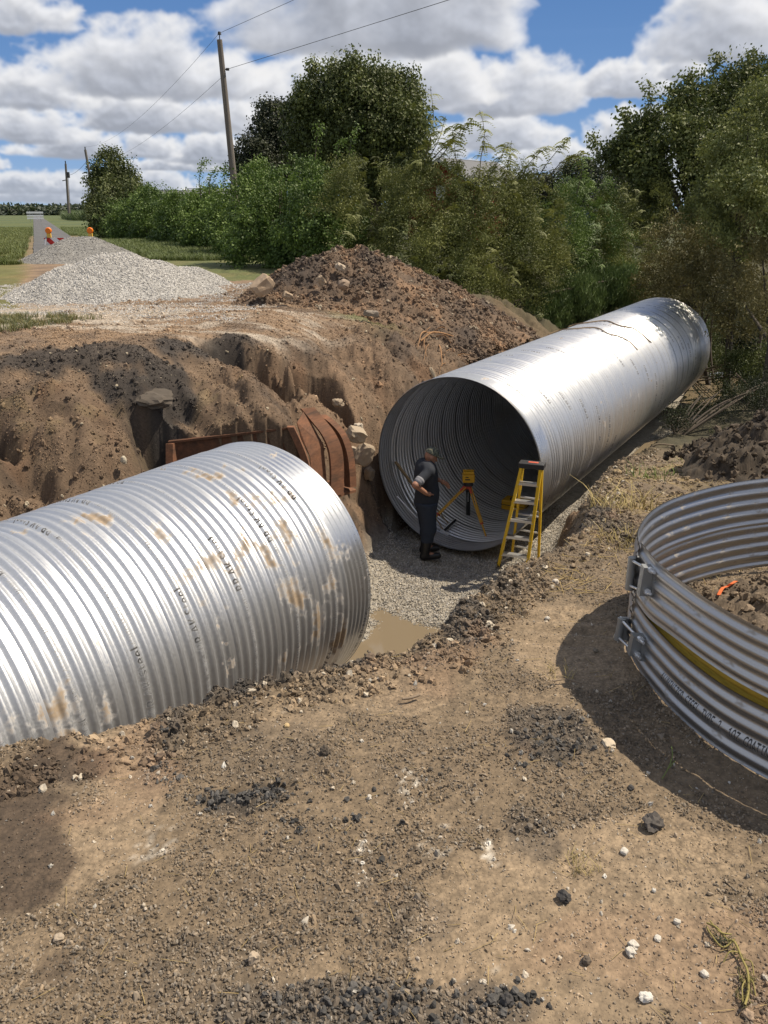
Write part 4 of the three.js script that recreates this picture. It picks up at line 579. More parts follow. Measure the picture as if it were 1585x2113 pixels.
{
  const N = 256, d = new Uint8Array(N * N * 4), fa = tiled((a, b) => fbm(a, b, 4), 5), fb = tiled((a, b) => fbm(a, b, 3), 22); for (let j = 0; j < N; j++) for (let i = 0; i < N; i++) { const t = clamp(0.5 + fa(i / N, j / N) * 0.9), k = 1 + 0.5 * fb(i / N, j / N), o = (j * N + i) * 4; const c = [lerp(0.085, 0.23, t) * k, lerp(0.042, 0.095, t) * k, lerp(0.022, 0.042, t) * k]; for (let q = 0; q < 3; q++) d[o + q] = 255 * Math.pow(clamp(c[q]), 1 / 2.2); d[o + 3] = 255; }
  const tx = new THREE.DataTexture(d, N, N); tx.wrapS = tx.wrapT = THREE.RepeatWrapping; tx.magFilter = THREE.LinearFilter; tx.colorSpace = THREE.SRGBColorSpace; tx.repeat.set(1.6, 1.6); tx.needsUpdate = true;
  const DARKRUST = std({ color: lin(0.55, 0.52, 0.5), map: tx, roughness: 0.9, bumpMap: BUMP, bumpScale: 0.004 }), RUST = std({ map: tx, roughness: 0.85, bumpMap: BUMP, bumpScale: 0.003 });
  const o = thing('excavator_bucket', 'rust-brown steel excavator bucket with curved ribs lying in the cut behind the near pipe', 'excavator bucket');
  const L = onZ(348, 914, 10.75), Rr = onZ(604, 884, 11.25), dn = V(0.05, -0.95, 0.1), back = V(0.02, -0.01, -0.03);
  part('front_plate', plate([L, Rr, Rr.clone().add(dn), L.clone().add(dn)], back), DARKRUST, o);
  part('lip', sweep([L.clone().add(V(0, 0.012, 0)), L.clone().lerp(Rr, 0.5).add(V(0, 0.012, 0)), Rr.clone().add(V(0, 0.012, 0))], V(0, 0, 1), 0.07, V(0, 1, 0), 0.03), DARKRUST, o);
  part('stub_post', plate([onZ(342, 916, 10.7), onZ(357, 916, 10.7), onZ(357, 985, 10.6), onZ(342, 985, 10.6)], V(0.03, 0, -0.12)), RUST, o);
  part('corner_rib', sweep([onZ(600, 880, 11.2), onZ(612, 905, 11.15), onZ(628, 945, 11.1), onZ(640, 1000, 11.05)], V(1, 0, 0.2), 0.1, V(0, 0, 1), 0.1), RUST, o);
  part('end_plate', plate([onZ(613, 872, 11.25), onZ(628, 846, 11.5), onZ(668, 918, 11.35), onZ(640, 942, 11.15), onZ(622, 905, 11.2)], V(-0.01, -0.01, -0.03)), RUST, o);
  part('end_plate', plate([onZ(640, 942, 11.15), onZ(668, 918, 11.35), onZ(676, 1015, 11.2), onZ(646, 1010, 11.05)], V(-0.01, -0.01, -0.03)), RUST, o);
  part('curved_rib', sweep([onZ(634, 842, 11.55), onZ(654, 866, 11.5), onZ(676, 894, 11.42), onZ(690, 925, 11.36), onZ(695, 965, 11.3), onZ(694, 1022, 11.2)], V(0.9, 0, -0.5), 0.2, V(0.5, 0.2, 0.9), 0.06), RUST, o);
  part('curved_rib', sweep([onZ(660, 856, 11.75), onZ(682, 872, 11.7), onZ(703, 897, 11.62), onZ(716, 932, 11.56), onZ(721, 965, 11.5), onZ(723, 1004, 11.45)], V(0.9, 0, -0.5), 0.1, V(0.5, 0.2, 0.9), 0.2), RUST, o);
  part('bucket_floor', plate([onZ(640, 1010, 11.05), onZ(694, 1022, 11.15), onZ(735, 1010, 11.6), onZ(690, 985, 11.9)], V(0, -0.04, 0)), RUST, o);
}
// splintered roots sticking out of the dirt slope
{
  const r = rng(77), wood = std({ color: lin(0.30, 0.165, 0.075), roughness: 0.9 }), o = thing('root_clump', 'splintered orange-brown tree roots sticking out of the dirt slope', 'tree roots');
  const c = (px, py) => { const p = onZ(px, py, 17.0); let lo = 12, hi = 22; for (let i = 0; i < 24; i++) { const m = (lo + hi) / 2, q = onZ(px, py, m), g = Math.max(groundAt(q.x, q.z)[0], MOUND.yAt(q.x, q.z)); if (q.y > g) lo = m; else hi = m; } return onZ(px, py, lo); };
  for (const [a, b, rad] of [[[872, 690], [935, 697], 0.045], [[868, 705], [905, 690], 0.03], [[880, 685], [862, 720], 0.028], [[890, 690], [922, 684], 0.02], [[876, 700], [880, 740], 0.02], [[900, 695], [930, 712], 0.02], [[905, 712], [912, 758], 0.03], [[915, 730], [958, 742], 0.014], [[912, 745], [932, 722], 0.012], [[885, 712], [874, 748], 0.014], [[870, 694], [888, 678], 0.02], [[930, 745], [968, 735], 0.012], [[920, 750], [905, 775], 0.012]]) {
    const A = c(...a), B = c(...b); A.y += 0.02; A.z += 0.05; B.y += 0.05; B.z += 0.12; const m = A.clone().lerp(B, 0.5).add(V((r() - 0.5) * 0.08, 0.06 + r() * 0.06, 0.08)); part('root', tapered([A, m, B], rad * 0.62, rad * 0.2, 10, 6), wood, o);
  }
}
// ---------------------------------------------------------------- step ladder
{
  const YEL = std({ color: lin(0.72, 0.47, 0.02), roughness: 0.5 }), ALU = std({ color: lin(0.62, 0.63, 0.64), metalness: 0.9, roughness: 0.42 }), BLKP = std({ color: lin(0.02, 0.02, 0.021), roughness: 0.6 });
  const o = thing('step_ladder', 'yellow fibreglass step ladder with black top standing by the far pipe mouth', 'ladder', V(0, 0, 0));
  const fl = onY(1029, 1167, FLOOR), fr = onY(1087, 1175, FLOOR), rl = onY(1056, 1150, FLOOR), rr = onY(1111, 1162, FLOOR), topY = FLOOR + 1.70;
  const across = fr.clone().sub(fl).normalize(), mid = fl.clone().add(fr).add(rl).add(rr).multiplyScalar(0.25), tc = onY(1096, 966, topY), bk = V(-across.z, 0, across.x).multiplyScalar(-1); if (bk.z > 0) bk.negate();
  const ft = [tc.clone().addScaledVector(across, -0.135), tc.clone().addScaledVector(across, 0.135)], rt = ft.map((p) => p.clone().addScaledVector(bk, 0.11));
  const roll = Math.atan2(-across.z, across.x);
  [[fl, ft[0]], [fr, ft[1]]].forEach(([a, b]) => part('front_rail', merged([bar(a, b, 0.042, 0.078, roll)]), YEL, o)); [[rl, rt[0]], [rr, rt[1]]].forEach(([a, b]) => part('rear_rail', bar(a, b, 0.034, 0.055, roll), YEL, o));
  for (const f of [0.14, 0.325, 0.50, 0.685, 0.86]) { const a = fl.clone().lerp(ft[0], f), b = fr.clone().lerp(ft[1], f), l = a.distanceTo(b), g = merged([box(l, 0.012, 0.085), box(l, 0.038, 0.008, 0, -0.016, 0.042), box(l, 0.03, 0.008, 0, -0.014, -0.042)]); const m = part('step', g, ALU, o); m.position.copy(a).lerp(b, 0.5).addScaledVector(bk, 0.012); m.rotation.y = roll; }
  for (const f of [0.14, 0.33, 0.50, 0.68]) { const a = rl.clone().lerp(rt[0], f), b = rr.clone().lerp(rt[1], f); part('rear_bar', bar(a, b, 0.03, 0.014), ALU, o); }
  for (const [f0, f1, sd] of [[0.02, 0.13, 0], [0.02, 0.13, 1]]) { const F = sd ? fr.clone().lerp(ft[1], f0 + 0.02) : fl.clone().lerp(ft[0], f0 + 0.02), M = fl.clone().lerp(ft[0], f1).lerp(fr.clone().lerp(ft[1], f1), sd ? 0.6 : 0.4); part('brace', bar(F, M, 0.02, 0.006), ALU, o); }
  part('brace', bar(fr.clone().lerp(ft[1], 0.55), rl.clone().lerp(rt[0], 0.42), 0.024, 0.006), ALU, o); part('spreader', bar(fl.clone().lerp(ft[0], 0.6), rl.clone().lerp(rt[0], 0.55), 0.02, 0.006), ALU, o); part('spreader', bar(fr.clone().lerp(ft[1], 0.6), rr.clone().lerp(rt[1], 0.55), 0.02, 0.006), ALU, o);
  const cap = part('top_cap', new RoundedBoxGeometry(0.36, 0.075, 0.19, 3, 0.012), BLKP, o); cap.position.copy(tc).addScaledVector(bk, 0.06).add(V(0, 0.03, 0)); cap.rotation.y = roll;
  const st = new THREE.Mesh(box(0.14, 0.003, 0.06, 0.02, 0.04, 0), std({ color: lin(0.45, 0.08, 0.04), roughness: 0.6 })); st.name = 'sticker'; cap.add(shadows(st));
  for (const [f0, f1, w] of [[0.68, 0.80, 0.7], [0.55, 0.60, 0.75]]) { const a = fr.clone().lerp(ft[1], f0), b = fr.clone().lerp(ft[1], f1), off = bk.clone().multiplyScalar(-0.0385); part('sticker', bar(a.add(off), b.add(off), 0.022, 0.002, roll), std({ color: lin(w, w, w * 0.97), roughness: 0.6 }), o); }
  for (const p of [fl, fr, rl, rr]) part('foot', box(0.05, 0.05, 0.09, p.x, p.y + 0.02, p.z), BLKP, o);
}
// ---------------------------------------------------------------- laser level on a tripod, tools and lumber in the pipe mouth
{
  const WOOD = std({ color: lin(0.50, 0.27, 0.03), roughness: 0.6 }), RED = std({ color: lin(0.45, 0.06, 0.03), roughness: 0.55 }), DARK = std({ color: lin(0.02, 0.02, 0.022), roughness: 0.6 }), YEL = std({ color: lin(0.60, 0.33, 0.015), roughness: 0.45 });
  const H = onZ(966, 1004, 13.1), o = thing('tripod', 'yellow and red survey tripod standing in the mouth of the far pipe', 'tripod');
  part('head', new THREE.CylinderGeometry(0.075, 0.06, 0.05, 20).translate(H.x, H.y, H.z), RED, o);
  const feet = [onY(1004, 1110, -3.41), onY(882, 1084, -3.25), onZ(966, 1096, 13.9)];
  feet.forEach((f, i) => { const t = H.clone().add(f.clone().sub(H).setY(0).normalize().multiplyScalar(0.05)), k = f.clone().lerp(t, 0.30), w = f.clone().sub(t).cross(V(0, 1, 0)).normalize().multiplyScalar(0.022), m = i === 2 ? DARK : WOOD; const leg = part('leg', merged([rod(t.clone().add(w), k.clone().add(w), 0.013), rod(t.clone().sub(w), k.clone().sub(w), 0.013), rod(t.clone().lerp(f, 0.35), t.clone().lerp(f, 0.96), 0.016)]), m, o); [['hinge', bar(t, t.clone().lerp(f, 0.12), 0.075, 0.03)], ['clamp', bar(k, k.clone().lerp(f, 0.1), 0.075, 0.035)], ['spike', rod(t.clone().lerp(f, 0.94), f, 0.015, 0.006)]].forEach(([n, g]) => part(n, g, i === 2 ? DARK : RED, leg)); });
  const l = thing('laser_level', 'yellow rotary laser level sitting on the tripod', 'laser level', V(H.x, H.y + 0.025, H.z));
  part('base', new THREE.CylinderGeometry(0.075, 0.085, 0.06, 20).translate(0, 0.03, 0), DARK, l); part('body', merged([box(0.2, 0.14, 0.17, 0, 0.13, 0, 0.02), box(0.17, 0.05, 0.05, 0, 0.225, 0.05, 0.012), box(0.17, 0.05, 0.05, 0, 0.225, -0.05, 0.012)]), YEL, l); part('window', new THREE.CylinderGeometry(0.04, 0.04, 0.05, 16).translate(0, 0.225, 0), DARK, l); part('label', merged([box(0.08, 0.02, 0.004, -0.02, 0.12, 0.086), box(0.05, 0.016, 0.004, -0.03, 0.16, 0.086)]), DARK, l); part('handle', merged([box(0.19, 0.014, 0.03, 0, 0.257, 0, 0.005)]), YEL, l);
  const bx = onZ(1053, 1056, 14.2), c = thing('carrying_case', 'yellow carrying case on the pipe floor behind the ladder', 'case', V(bx.x, bx.y, bx.z)); c.rotation.y = -0.5;
  part('shell', box(0.46, 0.26, 0.3, 0.1, 0.13, 0, 0.03), YEL, c); part('lid_seam', box(0.465, 0.012, 0.305, 0.1, 0.17, 0), DARK, c); part('handle', tube([V(0.03, 0.26, 0.1), V(0.04, 0.3, 0.1), V(0.16, 0.3, 0.1), V(0.17, 0.26, 0.1)], 0.012), DARK, c);
  const lum = std({ color: lin(0.24, 0.17, 0.09), roughness: 0.85 });
  const one = (name, label, cat, g, m) => { const q = shadows(new THREE.Mesh(g, m)); q.name = numbered(name); scene.add(q); tag(q, label, cat); return q; };
  one('board', 'tan board leaning in the pipe mouth behind the worker\'s back', 'board', bar(onZ(816, 953, 13.25), onZ(856, 1006, 13.05), 0.06, 0.03), lum);
  one('pry_bar', 'long pale metal bar leaning on the pipe wall behind the worker\'s legs', 'bar', rod(onZ(820, 1024, 12.95), onZ(860, 1068, 12.75), 0.014, 0.014), STEEL);
  one('stick', 'thin tan stick on the pipe floor, the steeper of two', 'stick', rod(onZ(895, 1062, 13.1), onZ(914, 1092, 12.85), 0.012, 0.01), lum); one('stick', 'thin tan stick on the pipe floor, the flatter one beside the dark tool', 'stick', rod(onZ(903, 1052, 13.4), onZ(925, 1080, 13.0), 0.012, 0.01), lum);
  const tl = thing('hand_tamper', 'dark long-handled tool lying on the pipe floor right of the worker', 'tool'); part('handle', rod(onZ(915, 1097, 12.8), onZ(940, 1073, 13.2), 0.02), DARK, tl); part('blade', bar(onZ(909, 1094, 12.75), onZ(926, 1103, 12.8), 0.05, 0.012), STEEL, tl);
}
// ---------------------------------------------------------------- the worker
{
  function mc(sdf, lo, hi, n) { // surface of a signed distance field
    const c = lo.clone().add(hi).multiplyScalar(0.5), h = Math.max(hi.x - lo.x, hi.y - lo.y, hi.z - lo.z) / 2 * 1.04, m = new MarchingCubes(n, std({}), false, false, 220000), F = m.field, half = n / 2, p = V(0, 0, 0);
    for (let k = 0; k < n; k++) for (let j = 0; j < n; j++) for (let i = 0; i < n; i++) { p.set(c.x + (i - half) / half * h, c.y + (j - half) / half * h, c.z + (k - half) / half * h); F[i + j * n + k * n * n] = -sdf(p); }
    m.isolation = 0; m.update(); const cnt = m.count, P = new Float32Array(m.positionArray.slice(0, cnt * 3)), g = new THREE.BufferGeometry(); for (let i = 0; i < cnt; i++) { P[i * 3] = P[i * 3] * h + c.x; P[i * 3 + 1] = P[i * 3 + 1] * h + c.y; P[i * 3 + 2] = P[i * 3 + 2] * h + c.z; }
    g.setAttribute('position', new THREE.BufferAttribute(P, 3)); let q = mergeVertices(g, 1e-4); q.computeVertexNormals(); return q;
  }
  const cap = (p, a, b, r0, r1) => { const bx = b[0] - a[0], by = b[1] - a[1], bz = b[2] - a[2], px = p.x - a[0], py = p.y - a[1], pz = p.z - a[2], t = clamp((px * bx + py * by + pz * bz) / (bx * bx + by * by + bz * bz)); return Math.hypot(px - bx * t, py - by * t, pz - bz * t) - lerp(r0, r1, t); };
  const ell = (p, c, r) => { const x = (p.x - c[0]) / r[0], y = (p.y - c[1]) / r[1], z = (p.z - c[2]) / r[2]; return (Math.hypot(x, y, z) - 1) * Math.min(...r); };
  const sm = (k, ...d) => { let m = d[0]; for (let i = 1; i < d.length; i++) { const h = clamp(0.5 + 0.5 * (m - d[i]) / k); m = lerp(m, d[i], h) - k * h * (1 - h); } return m; };
  // local axes: x forward, y up, z to his right (towards the lens)
  const J = { shR: [-0.02, 1.44, 0.19], elR: [-0.27, 1.29, 0.31], wrR: [-0.06, 1.11, 0.23], shL: [0.03, 1.44, -0.19], elL: [0.13, 1.22, -0.25], wrL: [0.25, 1.20, -0.06], hipR: [0, 0.88, 0.1], knR: [0.02, 0.5, 0.12], anR: [-0.03, 0.1, 0.12], hipL: [0, 0.88, -0.1], knL: [0.07, 0.5, -0.12], anL: [0.05, 0.1, -0.15] };
  const torso = (p, o) => sm(0.09, ell(p, [0.0, 1.33, 0], [0.16 + o, 0.22 + o, 0.205 + o]), ell(p, [0.03, 1.06, 0], [0.165 + o, 0.2 + o, 0.175 + o]), ell(p, [0.0, 0.9, 0], [0.155 + o, 0.14 + o, 0.18 + o]), cap(p, [-0.01, 1.45, 0.14], [-0.01, 1.45, -0.14], 0.075 + o, 0.075 + o));
  const arm = (p, s, e, w) => sm(0.03, cap(p, s, e, 0.056, 0.045), cap(p, e, w, 0.046, 0.031));
  const leg = (p, h, k, a, o) => sm(0.05, cap(p, h, k, 0.098 + o, 0.066 + o), cap(p, k, a, 0.062 + o, 0.044 + o));
  const fingers = (p, w, d, sp, th, curl) => { // palm, four fingers in two joints, a thumb
    const pc = [w[0] + d[0] * 0.05, w[1] + d[1] * 0.05, w[2] + d[2] * 0.05]; let r = sm(0.015, cap(p, w, pc, 0.026, 0.032), cap(p, [pc[0] - sp[0] * 0.018, pc[1] - sp[1] * 0.018, pc[2] - sp[2] * 0.018], [pc[0] + sp[0] * 0.018, pc[1] + sp[1] * 0.018, pc[2] + sp[2] * 0.018], 0.024, 0.024));
    for (let i = 0; i < 4; i++) { const o = (i - 1.5) * 0.02, l = [0.065, 0.078, 0.074, 0.058][i], b = [0, 1, 2].map((q) => pc[q] + d[q] * 0.035 + sp[q] * o), m = [0, 1, 2].map((q) => b[q] + d[q] * l * 0.55 + curl[q] * l * 0.2), e = [0, 1, 2].map((q) => m[q] + d[q] * l * 0.3 + curl[q] * l * 0.5); r = sm(0.006, r, cap(p, b, m, 0.0095, 0.009), cap(p, m, e, 0.009, 0.0075)); }
    const tb = [0, 1, 2].map((q) => w[q] + d[q] * 0.03 - sp[q] * 0.02), tm = [0, 1, 2].map((q) => tb[q] + d[q] * 0.03 + th[q] * 0.03), te = [0, 1, 2].map((q) => tm[q] + d[q] * 0.03 + th[q] * 0.008); return sm(0.008, r, cap(p, tb, tm, 0.013, 0.011), cap(p, tm, te, 0.011, 0.009));
  };
  const HD = [0.075, 1.615, 0], tilt = 0.5, ct = Math.cos(tilt), stl = Math.sin(tilt), hp = V(0, 0, 0);
  const toHead = (p) => hp.set((p.x - HD[0]) * ct - (p.y - HD[1]) * stl, (p.x - HD[0]) * stl + (p.y - HD[1]) * ct, p.z); // looking down
  const head = (p) => { const q = toHead(p); let d = sm(0.03, ell(q, [-0.005, 0.02, 0], [0.098, 0.11, 0.078]), ell(q, [0.03, -0.06, 0], [0.062, 0.065, 0.058])); d = sm(0.012, d, cap(q, [0.095, 0.01, 0], [0.112, -0.025, 0], 0.011, 0.016), ell(q, [0.088, -0.064, 0], [0.014, 0.008, 0.026]), ell(q, [-0.01, -0.01, 0.08], [0.03, 0.034, 0.011]), ell(q, [-0.01, -0.01, -0.08], [0.03, 0.034, 0.011])); for (const s of [1, -1]) { const e = ell(q, [0.096, 0.008, 0.032 * s], [0.02, 0.013, 0.018]); d = -sm(0.01, -d, e); d = sm(0.004, d, ell(q, [0.083, 0.008, 0.032 * s], [0.013, 0.012, 0.013])); } return d; };
  const handR = [0.9, -0.25, -0.35], handL = [0.75, -0.35, 0.55];
  const body = (p) => { const lw = sm(0.05, leg(p, J.hipR, J.knR, J.anR, 0), leg(p, J.hipL, J.knL, J.anL, 0), cap(p, J.anR, [0.16, 0.05, 0.14], 0.045, 0.035), cap(p, J.anL, [0.24, 0.05, -0.16], 0.045, 0.035)); return sm(0.03, torso(p, -0.012), sm(0.02, arm(p, J.shR, J.elR, J.wrR), arm(p, J.shL, J.elL, J.wrL)), cap(p, [0.0, 1.44, 0], [0.045, 1.55, 0], 0.062, 0.056), lw); };
  const P0 = onY(876, 1150, FLOOR); P0.y = surf(P0.x, P0.z)[0] + 0.01;
  const o = thing('person', 'worker in dark T-shirt, jeans, rubber boots and camouflage cap, hand on hip, looking down', 'person', P0); o.rotation.y = 0.28;
  const skin = std({ color: lin(0.30, 0.15, 0.095), roughness: 0.6 }), shirt = std({ color: lin(0.017, 0.021, 0.03), roughness: 0.9 }), jean = std({ color: lin(0.017, 0.025, 0.042), roughness: 0.9 }), boot = std({ color: lin(0.012, 0.012, 0.012), roughness: 0.45 }), camo = std({ vertexColors: true, roughness: 0.9 });
  const gs = [mc(body, V(-0.36, 0, -0.36), V(0.4, 1.56, 0.4), 112), mc(head, V(-0.1, 1.47, -0.13), V(0.24, 1.76, 0.13), 84), mc((p) => fingers(p, J.wrR, handR, [0.3, 0.0, 0.95], [-0.2, -0.9, 0.1], [-0.4, -0.2, -0.9]), V(-0.14, 0.98, 0.08), V(0.16, 1.18, 0.3), 70), mc((p) => fingers(p, J.wrL, handL, [0.3, 0.8, 0.4], [0.2, 0.2, 0.9], [0.2, -0.9, 0.2]), V(0.18, 1.04, -0.12), V(0.46, 1.28, 0.14), 70)].map((g) => { g = g.toNonIndexed(); return g; });
  part('body', mergeVertices(mergeGeometries(gs), 1e-4), skin, o);
  const wr = (p, k = 1) => 0.006 * k * noise(p.x * 14 + p.z * 5, p.y * 9);
  part('shirt', mc((p) => { const sl = (s, e) => { const m = [0, 1, 2].map((q) => lerp(s[q], e[q], 0.66)); return cap(p, s, m, 0.074, 0.07); }; const d = sm(0.04, torso(p, 0.016), sl(J.shR, J.elR), sl(J.shL, J.elL)); return Math.max(d - wr(p), 0.84 - p.y, p.y - 1.56); }, V(-0.3, 0.82, -0.33), V(0.3, 1.57, 0.33), 90), shirt, o);
  part('sleeve_hem', mc((p) => { const a = [0, 1, 2].map((q) => lerp(J.shR[q], J.elR[q], 0.68)), b = [0, 1, 2].map((q) => lerp(J.shR[q], J.elR[q], 0.74)); return Math.max(cap(p, a, b, 0.076, 0.07), cap(p, a, b, 0.9, 0.9) - 0.84); }, V(-0.34, 1.22, 0.12), V(-0.04, 1.48, 0.4), 44), std({ color: lin(0.22, 0.22, 0.235), roughness: 0.9 }), o);
  part('trousers', mc((p) => Math.max(sm(0.05, leg(p, J.hipR, J.knR, J.anR, 0.042), leg(p, J.hipL, J.knL, J.anL, 0.042), ell(p, [0, 0.9, 0], [0.175, 0.13, 0.19])) - wr(p, 1.3), p.y - 0.93, 0.3 - p.y), V(-0.22, 0.28, -0.26), V(0.26, 0.96, 0.26), 84), jean, o);
  for (const [k, a, t] of [[J.knR, J.anR, [0.17, 0.05, 0.14]], [J.knL, J.anL, [0.25, 0.05, -0.16]]]) part('boot', mc((p) => Math.max(sm(0.03, cap(p, [0, 1, 2].map((q) => lerp(k[q], a[q], 0.4)), a, 0.078, 0.064), cap(p, [a[0] - 0.03, 0.055, a[2]], t, 0.056, 0.05)), p.y - 0.36, 0.004 - p.y), V(-0.14, 0, a[2] - 0.16), V(0.36, 0.38, a[2] + 0.16), 60), boot, o);
  const cg = mc((p) => { const q = toHead(p), v = V(q.x, q.y, q.z); let d = Math.max(ell(v, [-0.005, 0.035, 0], [0.112, 0.108, 0.092]), 0.03 - v.y); const br = Math.max(ell(v, [0.11, 0.045, 0], [0.095, 0.02, 0.082]), 0.03 - v.y); return sm(0.008, d, br); }, V(-0.12, 1.5, -0.14), V(0.34, 1.8, 0.14), 72);
  { const p = cg.attributes.position, c = []; for (let i = 0; i < p.count; i++) { const n = noise(p.getX(i) * 34 + p.getZ(i) * 20, p.getY(i) * 34 - p.getZ(i) * 11); c.push(...(n > 0.15 ? [0.16, 0.15, 0.10] : n < -0.2 ? [0.03, 0.035, 0.03] : [0.09, 0.10, 0.075])); } cg.setAttribute('color', new THREE.Float32BufferAttribute(c, 3)); }
  part('cap', cg, camo, o);
}

// ---------------------------------------------------------------- small heaps, tufts and litter on the near bank
{
  const dirt = (x, z) => { const n = noise(x * 9, z * 9), v = 0.75 + 0.5 * noise(x * 31, z * 31) + 0.4 * n; return [0.20 * v, 0.15 * v, 0.10 * v]; }, darkDirt = (x, z, y) => dirt(x, z).map((v) => v * 0.42);
  const lump = (x, z) => 0.06 * lumps(x * 9, z * 9) + 0.035 * lumps(x * 21, z * 21) + 0.02 * lumps(x * 45, z * 45) - 0.035;
  const nat = (px, py, up) => { const p = onBank(px, py); p.y += up; return p; };
  const a = heap('dirt_heap', [V(1.98, 0.16, -3.02), V(2.25, 0.20, -2.8), V(2.6, 0.16, -2.7)], 0.42, 0.016, lump, dirt, SOIL, (x, z, y) => y < -0.03 || x < 1.2 || z < -3.5 || z > -1.9 || x > 3);
  tag(a, 'low heap of crumbly dirt inside the ring of coupling bands', 'dirt heap');
  const h0 = onBank(1545, 985), b = heap('dirt_heap', [V(h0.x, h0.y + 0.42, h0.z), V(h0.x + 0.45, h0.y + 0.62, h0.z - 0.3), V(h0.x + 1.1, h0.y + 0.5, h0.z - 0.3)], 0.7, 0.03, (x, z) => 0.14 * lumps(x * 4, z * 4) + 0.07 * lumps(x * 10, z * 10) + 0.04 * lumps(x * 21, z * 21) - 0.06, darkDirt, SOIL, (x, z, y) => lipDist(x, z) < 0.8 || y < nearY(x, z) - 0.06 || Math.hypot(x - h0.x - 0.5, z - h0.z) > 1.9);
  tag(b, 'dark cloddy dirt heap on the right bank behind the coupling bands', 'dirt heap');
  const rr = rng(5), list = []; for (let i = 0; i < 2600; i++) { const x = 1.3 + 1.6 * rr(), z = -3.5 + 1.5 * rr(), y = Math.max(a.yAt(x, z), groundY(x, z)), k = 0.004 + 0.02 * Math.pow(rr(), 4), c = dirt(x, z); const w = 0.7 + 0.7 * rr(); list.push({ p: V(x, y + k * 0.3, z), k, c: c.map((v) => v * w) }); } for (let i = 0; i < 1500; i++) { const x = h0.x - 0.6 + 2.6 * rr(), z = h0.z - 1.2 + 2.2 * rr(), y = b.yAt(x, z); if (y < nearY(x, z) - 0.05) continue; const k = 0.012 + 0.05 * Math.pow(rr(), 4), c = darkDirt(x, z, 0); const w = 0.7 + 0.7 * rr(); list.push({ p: V(x, y + k * 0.3, z), k, c: c.map((v) => v * w) }); }
  scatter('heap_clods', 'clods lying on the two small dirt heaps at right', 'clods', stoneGeo(51, 1), LOOSE, list);
  // orange marker ribbon on the heap
  const pts = [[1482, 1233], [1490, 1222], [1500, 1215], [1508, 1213], [1518, 1204]].map(([px, py], i) => { let lo = 1.5, hi = 5; for (let k = 0; k < 24; k++) { const m = (lo + hi) / 2, q = onZ(px, py, m); if (q.y > Math.max(a.yAt(q.x, q.z), groundY(q.x, q.z))) lo = m; else hi = m; } const q = onZ(px, py, lo); q.y += 0.012 + 0.008 * (i % 2); return q; });
  const rb = shadows(new THREE.Mesh(sweep(pts, V(0.5, 0.3, 0.8), 0.018, V(0, 1, 0), 0.002, 24), std({ color: lin(0.75, 0.17, 0.05), roughness: 0.6, side: THREE.DoubleSide }))); rb.name = numbered('marker_ribbon'); scene.add(rb); tag(rb, 'crumpled orange marker ribbon on the dirt inside the coupling bands', 'ribbon');
  // grass tufts
  function blades(r, n, h, spread, w) { const pos = [], idx = []; for (let i = 0; i < n; i++) { const a = r() * 6.28, l = h * (0.5 + 0.6 * r()), bx = (r() - 0.5) * spread, bz = (r() - 0.5) * spread, lean = 0.25 + 0.9 * r(), q = pos.length / 3, dx = Math.cos(a), dz = Math.sin(a), px = -dz * w, pz = dx * w; for (let k = 0; k <= 3; k++) { const f = k / 3, ww = 1 - f * 0.85, o = l * lean * f * f; pos.push(bx + dx * o + px * ww, l * (f - 0.25 * f * f * lean), bz + dz * o + pz * ww, bx + dx * o - px * ww, l * (f - 0.25 * f * f * lean), bz + dz * o - pz * ww); if (k < 3) { const e = q + k * 2; idx.push(e, e + 1, e + 2, e + 1, e + 3, e + 2); } } } const g = new THREE.BufferGeometry(); g.setAttribute('position', new THREE.Float32BufferAttribute(pos, 3)); g.setIndex(idx); g.computeVertexNormals(); return g; }
  const GRN = new THREE.MeshPhysicalMaterial({ color: lin(0.13, 0.17, 0.04), roughness: 0.85, side: THREE.DoubleSide }), DRY = new THREE.MeshPhysicalMaterial({ color: lin(0.34, 0.27, 0.11), roughness: 0.9, side: THREE.DoubleSide });
  const R = rng(8);
  for (const [px, py, h, n, dry, label] of [[1335, 992, 0.2, 70, 0, 'green grass tuft on the right bank beyond the gravel strip'], [1372, 985, 0.16, 40, 0, 'small green grass tuft just right of the taller one on the right bank'], [1285, 1052, 0.2, 80, 1, 'dry yellow grass tuft at the crumbling right edge of the trench'], [1262, 1062, 0.13, 40, 1, 'short dry grass tuft at the very edge, left of the yellow tuft'], [1545, 905, 0.22, 60, 1, 'dry grass tuft on the right bank above the dark dirt heap'], [1492, 898, 0.2, 40, 0, 'green weed tuft on the far right bank near the creek trees'], [1392, 958, 0.13, 30, 0, 'little green sprig on bare dirt of the right bank'], [1265, 1120, 0.1, 60, 1, 'flattened dry grass left of the upper band clamp'], [1295, 1138, 0.07, 40, 1, 'dry grass against the upper clamp of the bands'], [1455, 1190, 0.05, 24, 1, 'dry grass inside the bands at the foot of the wall'], [1152, 1385, 0.05, 34, 1, 'matted dry grass at the left tip of the band shadow'], [1205, 1790, 0.035, 60, 1, 'flattened dry grass clump on the pale soil left of the blacktop lump']]) {
    const p = onBank(px, py), m = shadows(new THREE.Mesh(blades(R, n, h, h * 2.2, h * 0.022 + 0.0006), dry ? DRY : GRN)); p.y = groundY(p.x, p.z) - 0.005; m.position.copy(p); m.name = numbered('grass_tuft'); scene.add(m); tag(m, label, 'grass tuft');
  }
